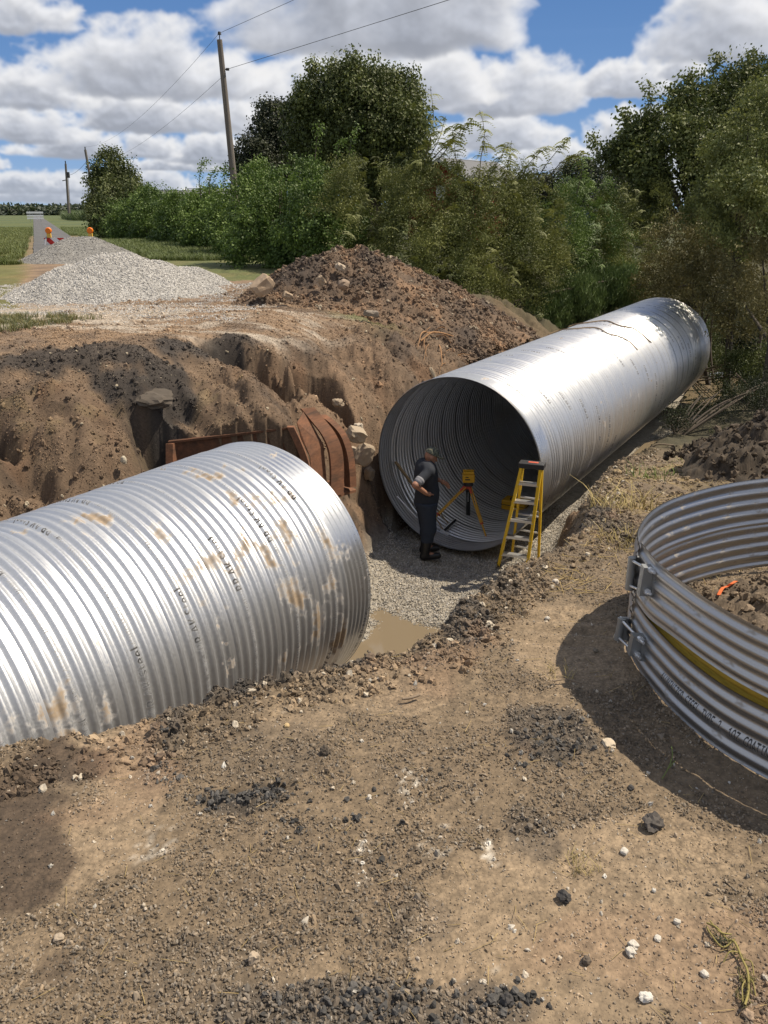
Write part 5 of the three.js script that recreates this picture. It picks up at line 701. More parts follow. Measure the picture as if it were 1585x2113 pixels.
  // withered weed
  const w = thing('withered_weed', 'withered uprooted weed with yellow-green stems at the bottom right', 'weed'), stemM = std({ color: lin(0.24, 0.20, 0.065), roughness: 0.9 }), leafM = new THREE.MeshPhysicalMaterial({ color: lin(0.15, 0.13, 0.045), roughness: 0.9, side: THREE.DoubleSide }), leafDk = new THREE.MeshPhysicalMaterial({ color: lin(0.07, 0.075, 0.045), roughness: 0.9, side: THREE.DoubleSide });
  const onG = (px, py, u = 0.012) => { const p = onBank(px, py); p.y = groundY(p.x, p.z) + u; return p; };
  for (const [l, r] of [[[[1456, 1922], [1475, 1940], [1498, 1955], [1510, 1968], [1528, 1998], [1538, 2030], [1541, 2062], [1532, 2100]], 0.0028], [[[1456, 1930], [1462, 1950], [1488, 1972], [1512, 1962]], 0.002], [[[1462, 1918], [1482, 1948], [1506, 1945]], 0.0018], [[[1520, 1985], [1500, 1992], [1490, 2002]], 0.0016], [[[1528, 1998], [1545, 2010], [1552, 2030]], 0.0016], [[[1538, 2035], [1548, 2050], [1556, 2072]], 0.0016], [[[1535, 2040], [1527, 2062], [1530, 2085]], 0.0016]]) part('stem', tube(l.map(([a, b], i) => onG(a, b, 0.012 + 0.012 * (i % 2))), r, 30, 5), stemM, w);
  for (const [px, py, s, dk] of [[1495, 1952, 0.03, 1], [1488, 1962, 0.026, 1], [1501, 1962, 0.022, 1], [1516, 1975, 0.02, 0], [1524, 1992, 0.018, 0], [1536, 2022, 0.02, 0], [1540, 2044, 0.024, 0], [1545, 2056, 0.02, 0], [1530, 2072, 0.022, 0], [1538, 2082, 0.02, 0], [1549, 2040, 0.018, 0], [1470, 1938, 0.014, 0]]) { const m = part('leaf_spray', blades(R, 15, s * 0.95, s * 1.2, 0.0015), dk ? leafDk : leafM, w); m.position.copy(onG(px, py, 0.004)); }
  const sp = shadows(new THREE.Mesh(mergeGeometries([tube([[1366, 1608], [1378, 1590], [1386, 1572], [1384, 1552]].map(([a, b], i) => onG(a, b, 0.008 + 0.006 * i)), 0.0016, 16, 5).toNonIndexed(), tube([[1378, 1590], [1392, 1578]].map(([a, b], i) => onG(a, b, 0.012 + 0.006 * i)), 0.0014, 8, 5).toNonIndexed()]), std({ color: lin(0.16, 0.2, 0.05), roughness: 0.9 }))); sp.name = numbered('grass_sprig'); scene.add(sp); tag(sp, 'green grass sprig lying across the edge of the band shadow', 'grass sprig');
  // dead twigs at the far right of the bank and a stick near the ladder
  const bark = std({ color: lin(0.20, 0.155, 0.11), roughness: 0.95 });
  for (const [l, r, label] of [[[[1530, 855], [1548, 825], [1542, 795], [1518, 770]], 0.016, 'pale forked dead branch rising from the far right bank'], [[[1320, 920], [1350, 921], [1390, 925]], 0.016, 'straight pale stick lying at the edge of the farther puddle'], [[[830, 1450], [848, 1447], [866, 1440]], 0.005, 'short dark stick on the bank near its centre'], [[[1140, 1410], [1170, 1405], [1200, 1414]], 0.003, 'thin grey twig at the left tip of the band shadow']]) { const m = shadows(new THREE.Mesh(tube(l.map(([a, b], i) => { const p = py0(a, b); return p; }), r, 14, 5), bark)); m.name = numbered('dead_branch'); scene.add(m); tag(m, label, 'dead branch'); }
  function py0(a, b) { const g = onBank(a, b); if (b < 860) { const q = onZ(a, b, onBank(1530, 858).z); return q; } g.y = groundY(g.x, g.z) + 0.02; return g; }
}
// ---------------------------------------------------------------- foliage
const LEAFR = rng(404);
function leafClump(n, spread, len, wid, droop, seed) { // leaves round a short twig, each folded along its middle
  const r = rng(seed), pos = [], nor = [], idx = []; const a = V(0, 0, 0), d = V(0, 0, 0), s = V(0, 0, 0), u = V(0, 0, 0);
  for (let i = 0; i < n; i++) { a.set(r() - 0.5, (r() - 0.5) * 0.8, r() - 0.5).multiplyScalar(spread); d.set(r() - 0.5, (r() - 0.45) - droop, r() - 0.5).normalize(); s.set(r() - 0.5, (r() - 0.5) * 0.6, r() - 0.5).cross(d).normalize(); u.crossVectors(s, d); const l = len * (0.7 + 0.6 * r()), w = wid * (0.7 + 0.6 * r()), q = pos.length / 3; for (const [f, g, h] of [[0, 0, 0], [0.45, 1, 0.16], [1, 0, -0.1], [0.45, -1, 0.16]]) { pos.push(a.x + d.x * l * f + s.x * w * g + u.x * w * h, a.y + d.y * l * f + s.y * w * g + u.y * w * h, a.z + d.z * l * f + s.z * w * g + u.z * w * h); } idx.push(q, q + 1, q + 2, q, q + 2, q + 3); }
  const g = new THREE.BufferGeometry(); g.setAttribute('position', new THREE.Float32BufferAttribute(pos, 3)); g.setIndex(idx); const f = g.toNonIndexed(); f.computeVertexNormals(); return f;
}
function pinnateClump(fronds, len, pairs, seed) { // feathery compound leaves arching from one point
  const r = rng(seed), pos = [], idx = [];
  for (let k = 0; k < fronds; k++) { const az = r() * 6.28, up = 0.25 + 0.7 * r(), L = len * (0.7 + 0.5 * r()), dx = Math.cos(az), dz = Math.sin(az); for (let i = 1; i <= pairs; i++) { const f = i / pairs, x = L * f * 0.9, y = L * (up * f - 0.75 * f * f), w = 0.30 * L * (1 - 0.45 * f) * (f < 0.2 ? 0.6 : 1), c = 0.036 * L * 2.2 / Math.sqrt(pairs / 8); for (const sd of [1, -1]) { const q = pos.length / 3, ox = dx * x, oz = dz * x, tx = -dz * sd, tz = dx * sd, dr = -0.22 * w; pos.push(ox, y, oz, ox + tx * w * 0.5 + dx * c, y + dr * 0.3, oz + tz * w * 0.5 + dz * c, ox + tx * w, y + dr, oz + tz * w, ox + tx * w * 0.5 - dx * c, y + dr * 0.3, oz + tz * w * 0.5 - dz * c); idx.push(q, q + 1, q + 2, q, q + 2, q + 3); } } }
  const g = new THREE.BufferGeometry(); g.setAttribute('position', new THREE.Float32BufferAttribute(pos, 3)); g.setIndex(idx); const f = g.toNonIndexed(); f.computeVertexNormals(); return f;
}
const CLUMPS = { broad: leafClump(16, 0.34, 0.085, 0.028, 0.1, 11), big: leafClump(18, 0.85, 0.19, 0.075, 0.1, 12), willow: leafClump(20, 0.40, 0.15, 0.012, 0.6, 13), feather: pinnateClump(4, 0.34, 7, 14), fine: leafClump(22, 0.34, 0.055, 0.014, 0.1, 15), weed: leafClump(14, 0.26, 0.15, 0.010, -0.7, 16) };
const LEAF = new THREE.MeshPhysicalMaterial({ color: 0xffffff, roughness: 0.6, transmission: 0.45, thickness: 0, side: THREE.DoubleSide, specularIntensity: 0.45 });
const BARK = std({ color: lin(0.105, 0.085, 0.065), roughness: 0.95 }), BARKD = std({ color: lin(0.05, 0.042, 0.034), roughness: 0.95 });
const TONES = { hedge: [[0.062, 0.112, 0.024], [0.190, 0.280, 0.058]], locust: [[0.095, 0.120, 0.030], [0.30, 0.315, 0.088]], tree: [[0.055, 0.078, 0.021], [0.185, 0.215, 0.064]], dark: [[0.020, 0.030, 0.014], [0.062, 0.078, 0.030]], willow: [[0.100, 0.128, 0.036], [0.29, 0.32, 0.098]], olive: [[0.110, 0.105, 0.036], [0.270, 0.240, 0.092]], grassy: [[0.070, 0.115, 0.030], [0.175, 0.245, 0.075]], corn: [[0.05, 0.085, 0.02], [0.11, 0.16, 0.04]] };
// lobes: [px, py, radius in photo pixels, distance]; dens: clumps per square metre of lobe surface
function crown(parent, lobes, kind, tone, dens, scale, seed, o = {}) {
  const r = rng(seed), L = lobes.map(([px, py, rp, z]) => { const c = onZ(px, py, z), k = c.distanceTo(camera.position) / FPX; return { c, r: rp * k * 0.86 }; }), M = [], C = []; const m4 = new THREE.Matrix4(), q = new THREE.Quaternion(), e = new THREE.Euler(), p = V(0, 0, 0), T = TONES[tone];
  for (const l of L) { const n = Math.round(4 * Math.PI * l.r * l.r * dens * 1.3); for (let i = 0; i < n; i++) {
    const u = r() * 2 - 1, a = r() * 6.2832, s = Math.sqrt(1 - u * u), rad = l.r * (0.45 + 0.62 * Math.pow(r(), 0.55)); let bump = 1 + 0.5 * noise(a * 1.9 + l.c.x, u * 3 + l.c.z) + 0.34 * noise(a * 4.5 + l.c.z, u * 7 + l.c.x);
    p.set(l.c.x + Math.cos(a) * s * rad * bump, l.c.y + u * rad * bump * (o.flat ?? 0.92), l.c.z + Math.sin(a) * s * rad * bump); if (noise(p.x * 1.1 / scale + seed, p.y * 1.4 / scale + p.z * 0.8) < (o.gap ?? -0.28) + 0.16) continue; if (o.floor && p.y < groundAt(p.x, p.z)[0]) continue;
    e.set((r() - 0.5) * (o.hang ? 0.5 : 1.6), r() * 6.28, (r() - 0.5) * (o.hang ? 0.5 : 1.6)); q.setFromEuler(e); const k = scale * (0.7 + 0.6 * r()); m4.compose(p, q, V(k, k, k)); M.push(...m4.elements); const t = clamp(0.05 + r() * 0.8 + 0.75 * noise(p.x * 1.1 / Math.max(scale, 1), p.y * 1.3 + p.z * 0.7)), v = 0.85 + 0.3 * r(); C.push(lerp(T[0][0], T[1][0], t) * v, lerp(T[0][1], T[1][1], t) * v, lerp(T[0][2], T[1][2], t) * v);
  } }
  for (const [pts, n] of o.sprays ?? []) { const cv = new THREE.CatmullRomCurve3(pts); for (let i = 0; i < n; i++) { const f = (i + r() * 0.5) / n; cv.getPoint(clamp(f), p); e.set((r() - 0.5) * 1.2, r() * 6.28, (r() - 0.5) * 1.2); q.setFromEuler(e); const k = scale * (0.8 + 0.5 * r()) * (o.sprayScale ?? 1) * (0.6 + 0.5 * f); m4.compose(p, q, V(k, k, k)); M.push(...m4.elements); const t = 0.4 + 0.6 * r(); C.push(lerp(T[0][0], T[1][0], t), lerp(T[0][1], T[1][1], t), lerp(T[0][2], T[1][2], t)); } }
  const im = shadows(new THREE.InstancedMesh(CLUMPS[kind], LEAF, M.length / 16)); im.instanceMatrix.array.set(M); im.instanceColor = new THREE.InstancedBufferAttribute(new Float32Array(C), 3); im.name = 'crown'; parent.add(im); return L;
}
function plant(name, label, category, lobes, kind, tone, dens, scale, o = {}) {
  const kinds = [].concat(kind), share = o.share ?? 0.86; kind = kinds[0];
  const g = thing(name, label, category, null, o.group), seed = Math.round(lobes[0][0] * 13 + lobes[0][1] * 7), r = rng(seed + 5);
  const sprays = [], twigs = []; for (const pts of o.shoots ?? []) { const P = pts.map(([px, py]) => onZ(px, py, o.shootZ ?? lobes[0][3])); twigs.push(P); sprays.push([P, o.sprayN ?? 9]); }
  const L = crown(g, lobes, kind, tone, dens * (kinds[1] ? share : 1), scale, seed, { ...o, sprays: kinds[1] ? [] : sprays }); if (kinds[1]) crown(g, lobes, kinds[1], tone, dens * (1 - share) * 0.6, scale * (o.second ?? 0.8), seed + 3, { ...o, sprays });
  const low = L.reduce((a, b) => (b.c.y - b.r < a.c.y - a.r ? b : a)), bx = o.base ? onZ(...o.base) : low.c.clone(); bx.y = groundAt(bx.x, bx.z)[0] - 0.05;
  const w = o.trunk ?? 0.05, geos = []; const mid = V(0, 0, 0); for (const l of L) mid.add(l.c); mid.multiplyScalar(1 / L.length);
  if (o.trunk) { const fork = bx.clone().lerp(mid, 0.55).add(V((r() - 0.5) * 0.4, 0, (r() - 0.5) * 0.4)); geos.push(tapered([bx, bx.clone().lerp(fork, 0.5).add(V((r() - 0.5) * w, 0, (r() - 0.5) * w)), fork], w, w * 0.6)); for (const l of L) geos.push(tapered([fork, fork.clone().lerp(l.c, 0.5).add(V(0, 0.12 * l.r, 0)), l.c.clone().add(V(0, l.r * 0.3, 0))], w * 0.5, w * 0.12)); }
  else for (const l of L) for (let k = 0; k < 2; k++) { const t = l.c.clone().add(V((r() - 0.5) * l.r, l.r * 0.5, (r() - 0.5) * l.r)), b = bx.clone().lerp(l.c, 0.06 * r()); b.y = groundAt(b.x, b.z)[0] - 0.05; geos.push(tapered([b, b.clone().lerp(t, 0.5).add(V((r() - 0.5) * 0.3, 0.1, (r() - 0.5) * 0.3)), t], w * 0.6, w * 0.14)); }
  part(o.trunk ? 'trunk' : 'stems', mergeGeometries(geos), o.bark ?? BARK, g);
  for (const P of twigs) part('shoot', tapered(P, 0.018, 0.006), BARK, g);
  return g;
}
function tapered(pts, r0, r1, seg = 8, n = 6) { const c = new THREE.CatmullRomCurve3(pts), g = new THREE.TubeGeometry(c, seg, 1, n), p = g.attributes.position, q = V(0, 0, 0); for (let i = 0; i <= seg; i++) { c.getPointAt(i / seg, q); const k = lerp(r0, r1, i / seg); for (let j = 0; j <= n; j++) { const a = i * (n + 1) + j; p.setXYZ(a, q.x + (p.getX(a) - q.x) * k, q.y + (p.getY(a) - q.y) * k, q.z + (p.getZ(a) - q.z) * k); } } g.computeVertexNormals(); return g.toNonIndexed(); }
// trees behind
plant('cottonwood_tree', 'tallest broad green tree, standing behind the bushes near the middle', 'tree', [[680, 192, 66, 60], [745, 184, 72, 59], [808, 200, 62, 60], [655, 238, 62, 60], [728, 240, 88, 59], [800, 262, 78, 58], [846, 258, 38, 60], [838, 312, 48, 60], [700, 315, 80, 60], [775, 335, 88, 60], [640, 300, 50, 61]], 'big', 'tree', 15, 0.95, { trunk: 0.55, gap: -0.3 });
plant('dark_tree', 'very dark tree with a ragged crown, left of the tallest tree', 'tree', [[560, 232, 32, 68], [600, 240, 36, 68], [545, 275, 30, 68], [590, 290, 58, 67], [625, 250, 40, 67], [640, 305, 50, 67], [575, 330, 60, 67]], 'big', 'dark', 15, 0.9, { trunk: 0.4, gap: -0.2 });
plant('dark_tree', 'low brownish dark tree beside the main utility pole', 'tree', [[520, 312, 34, 64], [502, 330, 24, 64], [545, 340, 40, 64], [515, 360, 38, 64]], 'big', 'dark', 16, 0.8, { trunk: 0.25 });
plant('roadside_tree', 'dark tree at the far left end of the hedge beside the leaning pole', 'tree', [[230, 342, 36, 62], [208, 372, 26, 62], [262, 375, 30, 62], [232, 400, 46, 61], [205, 425, 28, 60], [275, 415, 40, 60], [235, 445, 50, 59], [205, 455, 24, 58]], 'big', 'tree', 17, 0.72, { trunk: 0.25, gap: -0.3 });
plant('bank_tree', 'large dark green tree filling the upper right corner', 'tree', [[1445, 238, 74, 33], [1385, 270, 60, 33], [1545, 208, 80, 34], [1335, 285, 54, 33], [1425, 310, 84, 32], [1510, 285, 105, 33], [1290, 318, 44, 33], [1360, 350, 66, 32], [1480, 390, 80, 31], [1610, 280, 100, 33]], 'broad', 'tree', 26, 1.5, { trunk: 0.3, gap: -0.3, shoots: [[[1340, 260], [1342, 205], [1338, 168]], [[1300, 300], [1292, 250], [1290, 222]], [[1410, 200], [1420, 165], [1425, 145]], [[1470, 150], [1478, 130], [1486, 112]], [[1240, 330], [1226, 300], [1222, 275]]], sprayN: 14 });
plant('distant_tree', 'small dark trees far off in the gap between the thicket and the upper right tree', 'trees', [[1192, 350, 30, 52], [1150, 395, 50, 52], [1235, 385, 52, 50], [1285, 400, 56, 48], [1085, 405, 50, 52], [1330, 430, 60, 46]], 'big', 'dark', 18, 0.6, { trunk: 0.15, gap: -0.4 });
// hedge along the road
const hedgeGroup = 'hedge bushes beside the road';
[[[[245, 455, 42, 56], [285, 450, 40, 54], [265, 490, 36, 54]], 'dark hedge bush at the foot of the far left roadside tree'], [[[312, 425, 42, 50], [330, 455, 48, 49], [300, 490, 40, 50]], 'dark hedge bush below the left end of the grey house roof'], [[[372, 440, 50, 45], [390, 475, 52, 44], [350, 500, 40, 45]], 'green hedge bush in front of the middle of the grey house'], [[[425, 430, 48, 41], [440, 475, 60, 40], [415, 515, 46, 40]], 'green hedge bush in front of the right end of the grey house'], [[[478, 450, 56, 37], [490, 500, 60, 36], [470, 535, 44, 36]], 'green hedge bush at the left foot of the main utility pole']].forEach(([lobes, label]) => plant('hedge_bush', label, 'bush', lobes, 'broad', 'hedge', 34, 1.25, { group: hedgeGroup, floor: true, gap: -0.33 }));
plant('bush', 'bright green bush close against the foot of the main utility pole', 'bush', [[540, 370, 42, 32], [520, 415, 62, 31], [560, 455, 80, 30], [530, 505, 70, 29.5], [585, 400, 56, 31], [590, 540, 60, 29]], 'broad', 'hedge', 40, 1.05, { floor: true, gap: -0.33, shoots: [[[415, 410], [412, 365], [418, 338], [430, 330]], [[432, 400], [434, 370], [448, 346]], [[462, 395], [463, 360], [464, 340]]], shootZ: 36, sprayN: 12 });
plant('bush', 'dark leafy bush behind the left side of the dirt mound', 'bush', [[640, 380, 56, 29], [650, 440, 80, 28], [620, 500, 70, 28], [690, 490, 80, 27]], 'broad', 'hedge', 36, 1.0, { floor: true, shoots: [[[650, 330], [655, 280], [660, 255]], [[720, 330], [726, 290], [742, 262]], [[690, 340], [700, 300], [710, 285]]], shootZ: 29 });
const th = (label, lobes, o = {}) => plant('locust_thicket', label, 'bush', lobes, ['fine', 'feather'], o.tone ?? 'locust', o.d ?? 58, o.s ?? 1.0, { floor: true, gap: -0.14, trunk: 0, second: 0.62, sprayScale: 1.7, ...o });
th('feathery bush directly behind the peak of the dirt mound', [[740, 380, 66, 27.5], [720, 440, 80, 27], [790, 420, 80, 27], [770, 500, 80, 26]], { shoots: [[[800, 600], [815, 480], [835, 380], [850, 330]]] });
th('tall feathery sapling with bare shoots rising above the thicket, right of the tallest tree', [[840, 390, 66, 26.5], [870, 440, 76, 26], [850, 500, 76, 25.5], [880, 360, 40, 26.5]], { shoots: [[[860, 400], [880, 320], [895, 250], [888, 180]], [[870, 350], [905, 290], [920, 240]], [[880, 340], [930, 290], [975, 245]], [[905, 330], [935, 285], [932, 262]]], sprayN: 8 });
th('feathery sapling with the single tallest shoot against the sky', [[940, 430, 70, 26], [985, 400, 60, 26], [965, 470, 80, 25.5], [930, 365, 36, 26]], { shoots: [[[985, 420], [992, 330], [1000, 270], [990, 228]], [[1000, 380], [1030, 330], [1050, 295]], [[950, 370], [940, 320], [936, 285]]], sprayN: 9 });
th('wide feathery bush right of the thicket centre with arching shoots', [[1060, 400, 70, 27], [1040, 450, 80, 26.5], [1110, 440, 76, 27], [1090, 500, 90, 26]], { shoots: [[[1080, 420], [1120, 350], [1160, 300], [1178, 285]], [[1060, 400], [1090, 340], [1120, 310], [1132, 300]], [[1040, 390], [1050, 330], [1056, 290]], [[1120, 380], [1165, 330], [1205, 318]]], sprayN: 8 });
th('feathery bush low behind the right slope of the dirt mound', [[860, 560, 76, 24.8], [920, 530, 90, 24.8], [960, 590, 84, 24.4], [900, 610, 60, 24]], { tone: 'locust' });
th('drooping feathery bush above the near end of the far pipe', [[1020, 550, 100, 25.5], [1070, 600, 86, 25.2], [1000, 630, 70, 24.6], [1110, 540, 80, 26]]);
th('dense feathery bush above the middle of the far pipe', [[1150, 490, 84, 28], [1190, 440, 76, 29], [1170, 560, 80, 27.5], [1230, 520, 80, 28.5], [1220, 400, 50, 30]], { tone: 'hedge', shoots: [[[1190, 400], [1200, 350], [1190, 320]]] });
th('feathery bush between the far pipe and the creek trees', [[1280, 460, 84, 30], [1290, 530, 84, 29], [1260, 590, 70, 28], [1330, 420, 60, 31]]);
plant('weed_patch', 'tall grassy green weeds growing just behind the crown of the far pipe', 'weeds', [[1130, 640, 56, 25.5], [1080, 660, 46, 25], [1190, 620, 56, 26], [1240, 600, 56, 27], [1040, 680, 34, 24.5], [1290, 595, 50, 27]], 'weed', 'grassy', 90, 1.0, { floor: false, gap: -0.5, hang: true });
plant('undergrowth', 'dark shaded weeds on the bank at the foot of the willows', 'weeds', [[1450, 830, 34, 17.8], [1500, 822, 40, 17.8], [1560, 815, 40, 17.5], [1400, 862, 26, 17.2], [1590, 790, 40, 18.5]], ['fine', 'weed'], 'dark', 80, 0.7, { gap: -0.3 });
plant('undergrowth', 'low dark bushes behind the leaning trunks at the right edge', 'bush', [[1520, 770, 50, 21], [1580, 760, 60, 20.5], [1620, 800, 50, 19.5], [1470, 740, 34, 25.5], [1400, 740, 60, 26], [1440, 690, 46, 26], [1370, 700, 40, 26.5]], 'fine', 'tree', 70, 1.0, { gap: -0.3 });
// creek-side willows at right
plant('willow', 'light olive willow leaning in at the right edge over the far pipe', 'tree', [[1540, 300, 80, 21.5], [1590, 380, 100, 20.5], [1500, 370, 76, 22], [1555, 440, 96, 20.5], [1470, 440, 60, 22.5], [1600, 240, 80, 22], [1519, 420, 60, 20.7], [1560, 330, 70, 21.2]], ['broad', 'willow'], 'willow', 62, 0.85, { share: 0.62, base: [1500, 800, 22.4], trunk: 0.11, hang: true, gap: -0.12, bark: BARKD });
plant('willow', 'brownish olive willow hanging over the far end of the pipe', 'tree', [[1400, 500, 70, 24], [1450, 540, 76, 23], [1380, 560, 56, 25], [1500, 560, 84, 22], [1420, 600, 56, 24], [1350, 600, 50, 26]], ['broad', 'willow'], 'olive', 62, 0.8, { share: 0.62, base: [1470, 790, 24], trunk: 0.08, hang: true, gap: -0.12, bark: BARKD });
plant('willow', 'low olive willow at the right edge below the leaning one', 'tree', [[1570, 560, 80, 19.6], [1600, 640, 70, 19], [1530, 640, 66, 21], [1590, 480, 70, 20]], ['broad', 'willow'], 'olive', 62, 0.8, { share: 0.62, base: [1585, 790, 19], trunk: 0.13, hang: true, gap: -0.12, bark: BARKD });
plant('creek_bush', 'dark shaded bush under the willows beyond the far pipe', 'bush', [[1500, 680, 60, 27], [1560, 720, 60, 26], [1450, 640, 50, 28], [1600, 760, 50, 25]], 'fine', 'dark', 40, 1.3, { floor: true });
for (const [pts, r, label, name, cat] of [[[[1502, 840], [1500, 760], [1501, 690], [1497, 620]], 0.035, 'slim pale leafless sapling standing upright beside the far pipe end', 'bare_sapling', 'sapling'], [[[1556, 810], [1566, 720], [1580, 640], [1600, 560]], 0.07, 'dark leaning dead tree at the right edge beyond the pipe', 'dead_tree', 'dead tree'], [[[1472, 790], [1466, 720], [1470, 660], [1482, 600]], 0.04, 'dark thin leafless sapling right against the far pipe end', 'bare_sapling', 'sapling'], [[[1400, 592], [1460, 580], [1510, 592], [1570, 612]], 0.02, 'bare pale branch arching level above the far pipe end', 'dead_branch', 'dead branch']]) { const m = shadows(new THREE.Mesh(tapered(pts.map(([a, b]) => onZ(a, b, 23.3)), r, r * 0.5, 14, 8), BARK)); m.name = numbered(name); scene.add(m); tag(m, label, cat); }

// ---------------------------------------------------------------- utility poles and wires
{
  const N = 256, d = new Uint8Array(N * N * 4); for (let j = 0; j < N; j++) for (let i = 0; i < N; i++) { const v = 0.8 + 0.35 * noise(i * 0.16, j * 0.012) + 0.2 * noise(i * 0.5, j * 0.03), o = (j * N + i) * 4; for (let q = 0; q < 3; q++) d[o + q] = 255 * clamp(v * [0.72, 0.68, 0.64][q] * 0.75); d[o + 3] = 255; }
  const tx = new THREE.DataTexture(d, N, N); tx.wrapS = tx.wrapT = THREE.RepeatWrapping; tx.magFilter = THREE.LinearFilter; tx.colorSpace = THREE.SRGBColorSpace; tx.needsUpdate = true;
  const WOOD = std({ map: tx, roughness: 0.95 }), IRON = std({ color: lin(0.03, 0.03, 0.032), roughness: 0.6 }), WIRE = std({ color: lin(0.06, 0.06, 0.062), roughness: 0.6 });
  const group = 'utility poles along the road';
  const T1 = onZ(453, 82, 36), B1 = onZ(487, 415, 36); B1.add(B1.clone().sub(T1).multiplyScalar(0.2)); B1.y = Math.max(B1.y, -0.6);
  const p1 = thing('utility_pole', 'tall weathered wooden utility pole standing among the bushes left of the trees', 'utility pole', null, group);
  part('post', rod(B1, T1, 0.145, 0.10, 18), WOOD, p1);
  const pin = T1.clone().add(V(0.01, 0.02, 0)); part('pin', rod(pin, pin.clone().add(V(0, 0.16, 0)), 0.018), IRON, p1); part('insulator', new THREE.CylinderGeometry(0.05, 0.075, 0.1, 12).translate(pin.x, pin.y + 0.2, pin.z), IRON, p1);
  const s1 = onZ(468, 143, 36), s0 = onZ(456, 143, 36); part('bracket', rod(s0, s1, 0.02), IRON, p1); part('insulator', rod(s1.clone().add(V(-0.03, 0, 0)), s1.clone().add(V(0.09, 0, 0)), 0.05, 0.05, 12), IRON, p1);
  const T2 = onZ(176, 309, 101), B2 = onZ(193, 405, 101); B2.add(B2.clone().sub(T2).multiplyScalar(0.4)); const p2 = thing('utility_pole', 'leaning utility pole beside the dark roadside tree at far left', 'utility pole', null, group); part('post', rod(B2, T2, 0.17, 0.13, 12), WOOD, p2); part('insulator', rod(T2, T2.clone().add(V(0, 0.3, 0)), 0.06), IRON, p2);
  const T3 = onZ(135.5, 338, 134), B3 = onZ(142.5, 440, 134); const p3 = thing('utility_pole', 'farthest utility pole, standing upright by the green field', 'utility pole', null, group); part('post', rod(B3, T3, 0.2, 0.15, 12), WOOD, p3); part('insulator', rod(T3, T3.clone().add(V(0, 0.4, 0)), 0.08), IRON, p3); part('crossarm', bar(onZ(129, 373, 134), onZ(138, 371, 134), 0.12, 0.12), WOOD, p3); part('transformer', new THREE.CylinderGeometry(0.22, 0.22, 0.8, 12).translate(...onZ(141, 361, 133.7).toArray()), IRON, p3); part('guy_wire', rod(onZ(141, 365, 134), onZ(146, 440, 133), 0.03), WIRE, p3);
  const wire = (a, b, sag, label, r = 0.009, n = 40) => { const pts = []; for (let i = 0; i <= 12; i++) { const f = i / 12, p = a.clone().lerp(b, f); p.y -= sag * 4 * f * (1 - f); pts.push(p); } const m = shadows(new THREE.Mesh(tube(pts, r, n, 5), WIRE)); m.name = numbered('overhead_wire'); scene.add(m); tag(m, label, 'overhead wire'); };
  const level = (px, py, y) => { const r = ray(px, py), t = (y - EYE) / r[1]; return V(r[0] * t, y, r[2] * t); };
  const top = pin.clone().add(V(0, 0.2, 0)), q1 = level(598, 2, top.y), q2 = level(905, 1, s1.y);
  wire(top, top.clone().add(q1.sub(top).multiplyScalar(9)), 0.05, 'upper wire rising from the main pole top to the top edge of the sky', 0.007);
  wire(s1, s1.clone().add(q2.sub(s1).multiplyScalar(4)), 0.08, 'long lower wire running right from the side of the main pole across the clouds', 0.008);
  wire(top, T2.clone().add(V(0, 0.3, 0)), 1.0, 'faint upper wire from the main pole to the leaning far pole', 0.006); wire(onZ(457, 160, 36), T2.clone().add(V(0, -1.4, 0)), 0.9, 'faint lower wire from the main pole toward the leaning far pole', 0.006); wire(T2.clone().add(V(0, -1.2, 0)), onZ(140, 362, 134), 0.3, 'short wire between the two far poles', 0.02);
}
